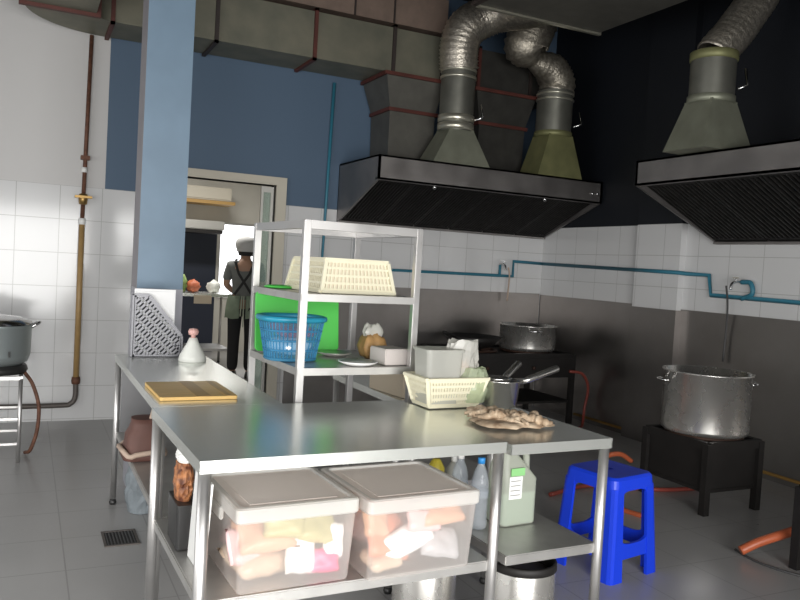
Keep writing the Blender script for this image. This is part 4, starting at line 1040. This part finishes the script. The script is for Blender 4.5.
# ---------------------------------------------------------------- the cook
def skin_mesh(name, verts, edges, radii, sub=2, root=0):
    me = bpy.data.meshes.new(name); me.from_pydata([Vector(v) for v in verts], edges, []); o = bpy.data.objects.new(name, me); COL.objects.link(o)
    sk = o.modifiers.new('skin', 'SKIN'); sk.use_smooth_shade = True
    for i, r in enumerate(radii): 
        me.skin_vertices[0].data[i].radius = r if isinstance(r, tuple) else (r, r)
    me.skin_vertices[0].data[root].use_root = True
    sb = o.modifiers.new('sub', 'SUBSURF'); sb.levels = sub; sb.render_levels = sub
    dg = bpy.context.evaluated_depsgraph_get(); m2 = bpy.data.meshes.new_from_object(o.evaluated_get(dg))
    bpy.data.objects.remove(o); bm = BM(); bm.from_mesh(m2); bpy.data.meshes.remove(m2)
    for f in bm.faces: f.smooth = True
    return bm
def cook():
    # local frame: x right, y forward (away from the camera), feet at z=0
    t = thing('person', 'cook in grey cap, black trousers and sage apron seen from behind', 'person', (2.27, 8.75, 0), radians(-18))
    H = 1.0
    V = [(0, 0, .86), (0, .0, 1.00), (0, .0, 1.14), (0, .0, 1.27), (0, .015, 1.36), (.0, .03, 1.40), (.0, .045, 1.46), (.0, .045, 1.52),
         (.09, 0, .82), (.095, .01, .46), (.095, -.02, .09), (.10, .09, .03), (-.09, 0, .82), (-.095, .02, .46), (-.095, -.01, .09), (-.10, .10, .03),
         (.165, .0, 1.28), (.205, .0, 1.07), (.15, .20, .99), (.12, .26, .98), (-.165, .0, 1.28), (-.205, -.0, 1.07), (-.15, .20, .99), (-.12, .26, .98)]
    E = [(0,1),(1,2),(2,3),(3,4),(4,5),(5,6),(6,7),(0,8),(8,9),(9,10),(10,11),(0,12),(12,13),(13,14),(14,15),(3,16),(16,17),(17,18),(18,19),(3,20),(20,21),(21,22),(22,23)]
    Rr = [(.14, .10), (.125, .09), (.145, .10), (.13, .09), .058, .055, (.082, .092), (.076, .088), .08, .055, .04, .035, .08, .055, .04, .035, .052, .04, .03, .026, .052, .04, .03, .026]
    # fingers
    for s, w in ((1, 19), (-1, 23)):
        base = Vector(V[w])
        for k in range(4):
            off = Vector((s*(-.028+.018*k), .05, -.004*k)); a = base+off; ln = (.045, .055, .05, .04)[k]
            V += [tuple(a), tuple(a+Vector((0, ln*.6, -.012))), tuple(a+Vector((0, ln*.8, -.035)))]
            n = len(V); E += [(w, n-3), (n-3, n-2), (n-2, n-1)]; Rr += [.010, .009, .008]
        a = base+Vector((-s*.035, .02, -.01)); V += [tuple(a), tuple(a+Vector((-s*.015, .03, -.015)))]; n = len(V); E += [(w, n-2), (n-2, n-1)]; Rr += [.011, .009]
    body = obj('body', skin_mesh('b', V, E, Rr), m_skin, t, world=False)
    # nose, ears, eyes stay on the head (turned right)
    bm = BM()
    for sx in (-1, 1): 
        b2 = bmesh.new(); bmesh.ops.create_uvsphere(b2, u_segments=12, v_segments=8, radius=.024); merge(bm, b2, Matrix.Translation((sx*.086, .045, 1.47)) @ Matrix.Scale(.45, 4, (1, 0, 0)))
    b2 = bmesh.new(); bmesh.ops.create_uvsphere(b2, u_segments=10, v_segments=8, radius=.018); merge(bm, b2, Matrix.Translation((.0, .142, 1.46)))
    obj('face_features', bm, m_skin, t, world=False)
    bm = BM()
    for sx in (-1, 1):
        b2 = bmesh.new(); bmesh.ops.create_uvsphere(b2, u_segments=8, v_segments=6, radius=.011); merge(bm, b2, Matrix.Translation((sx*.032, .130, 1.485)))
    obj('eyes', bm, m_hair, t, world=False)
    # clothing
    sv = [(0, 0, .86), (0, 0, 1.0), (0, 0, 1.14), (0, 0, 1.27), (0, .01, 1.34), (.165, 0, 1.285), (.205, 0, 1.10), (-.165, 0, 1.285), (-.205, 0, 1.10)]
    obj('shirt', skin_mesh('s', sv, [(0,1),(1,2),(2,3),(3,4),(3,5),(5,6),(3,7),(7,8)], [(.155, .115), (.14, .105), (.16, .115), (.148, .105), (.07, .065), .066, .056, .066, .056]), m_shirt, t, world=False)
    tv = [(0, 0, .90), (.09, 0, .80), (.095, .01, .46), (.095, -.015, .07), (-.09, 0, .80), (-.095, .02, .46), (-.095, -.005, .07)]
    obj('trousers', skin_mesh('t', tv, [(0,1),(1,2),(2,3),(0,4),(4,5),(5,6)], [(.15, .115), .096, .074, .066, .096, .074, .066]), m_trouser, t, world=False)
    for s in (-1, 1):
        bm = BM(); loft(bm, [[(s*.098+p[0], .05+p[1], z) for p in rrect(.095*k, .25*k, .035, 0)] for z, k in ((0, .95), (.03, 1), (.07, .8), (.09, .5))], smooth=True); obj('shoe', bm, m_black, t, world=False)
    # apron skirt wraps the hips, open at the back; crossed straps
    bm = BM(); n = 30; ring = []
    for z, kx, ky in ((.95, .170, .128), (.88, .185, .140), (.80, .195, .150), (.69, .20, .155)):
        ring.append([(kx*cos(radians(-80+340*k/n)), ky*sin(radians(-80+340*k/n)), z+.006*sin(k*1.3)) for k in range(n+1)])
    for A, B in zip(ring, ring[1:]):
        a = [bm.verts.new(p) for p in A]; b_ = [bm.verts.new(p) for p in B]
        for k in range(n): f = bm.faces.new((a[k], a[k+1], b_[k+1], b_[k])); f.smooth = True
    bmesh.ops.remove_doubles(bm, verts=bm.verts[:], dist=1e-4)
    ap = obj('apron', bm, m_apron, t, world=False); md = ap.modifiers.new('thickness', 'SOLIDIFY'); md.thickness = .006; md.offset = 1
    bm = BM()
    for s in (-1, 1):
        bar(bm, (s*.105, -.09, 1.33), (s*.06, -.125, 1.20), .028, .006, up=(0, 1, 0)) ; bar(bm, (s*.06, -.125, 1.20), (-s*.02, -.122, 1.08), .028, .006, up=(0, 1, 0)); bar(bm, (-s*.02, -.122, 1.08), (-s*.10, -.118, .96), .028, .006, up=(0, 1, 0)); bar(bm, (s*.105, -.09, 1.33), (s*.10, .02, 1.365), .028, .006)
    obj('straps', bm, m_strap, ap, world=False)
    bm = BM()
    bar(bm, (.01, -.15, .95), (.015, -.168, .60), .014, .004, up=(0, 1, 0)); bar(bm, (-.012, -.15, .95), (-.02, -.165, .72), .014, .004, up=(0, 1, 0)); obj('tie', bm, mat('apron_tie', (.40, .44, .34), .8), ap, world=False)
    bm = BM(); lathe(bm, [(.080, 1.405), (.094, 1.45), (.098, 1.50), (.07, 1.535), (0, 1.542)], (0, .04, 0), 24); obj('hair', bm, m_hair, t, world=False)
    bm = BM(); lathe(bm, [(.100, 1.460), (.115, 1.49), (.128, 1.535), (.118, 1.585), (.078, 1.620), (0, 1.632)], (0, .04, 0), 28)
    cp = obj('cap', bm, m_cap, t, world=False)
    bm = BM(); lathe(bm, [(.102, 1.452), (.108, 1.46), (.110, 1.48), (.104, 1.487)], (0, .04, 0), 28); obj('band', bm, m_cap, cp, world=False)
cook()
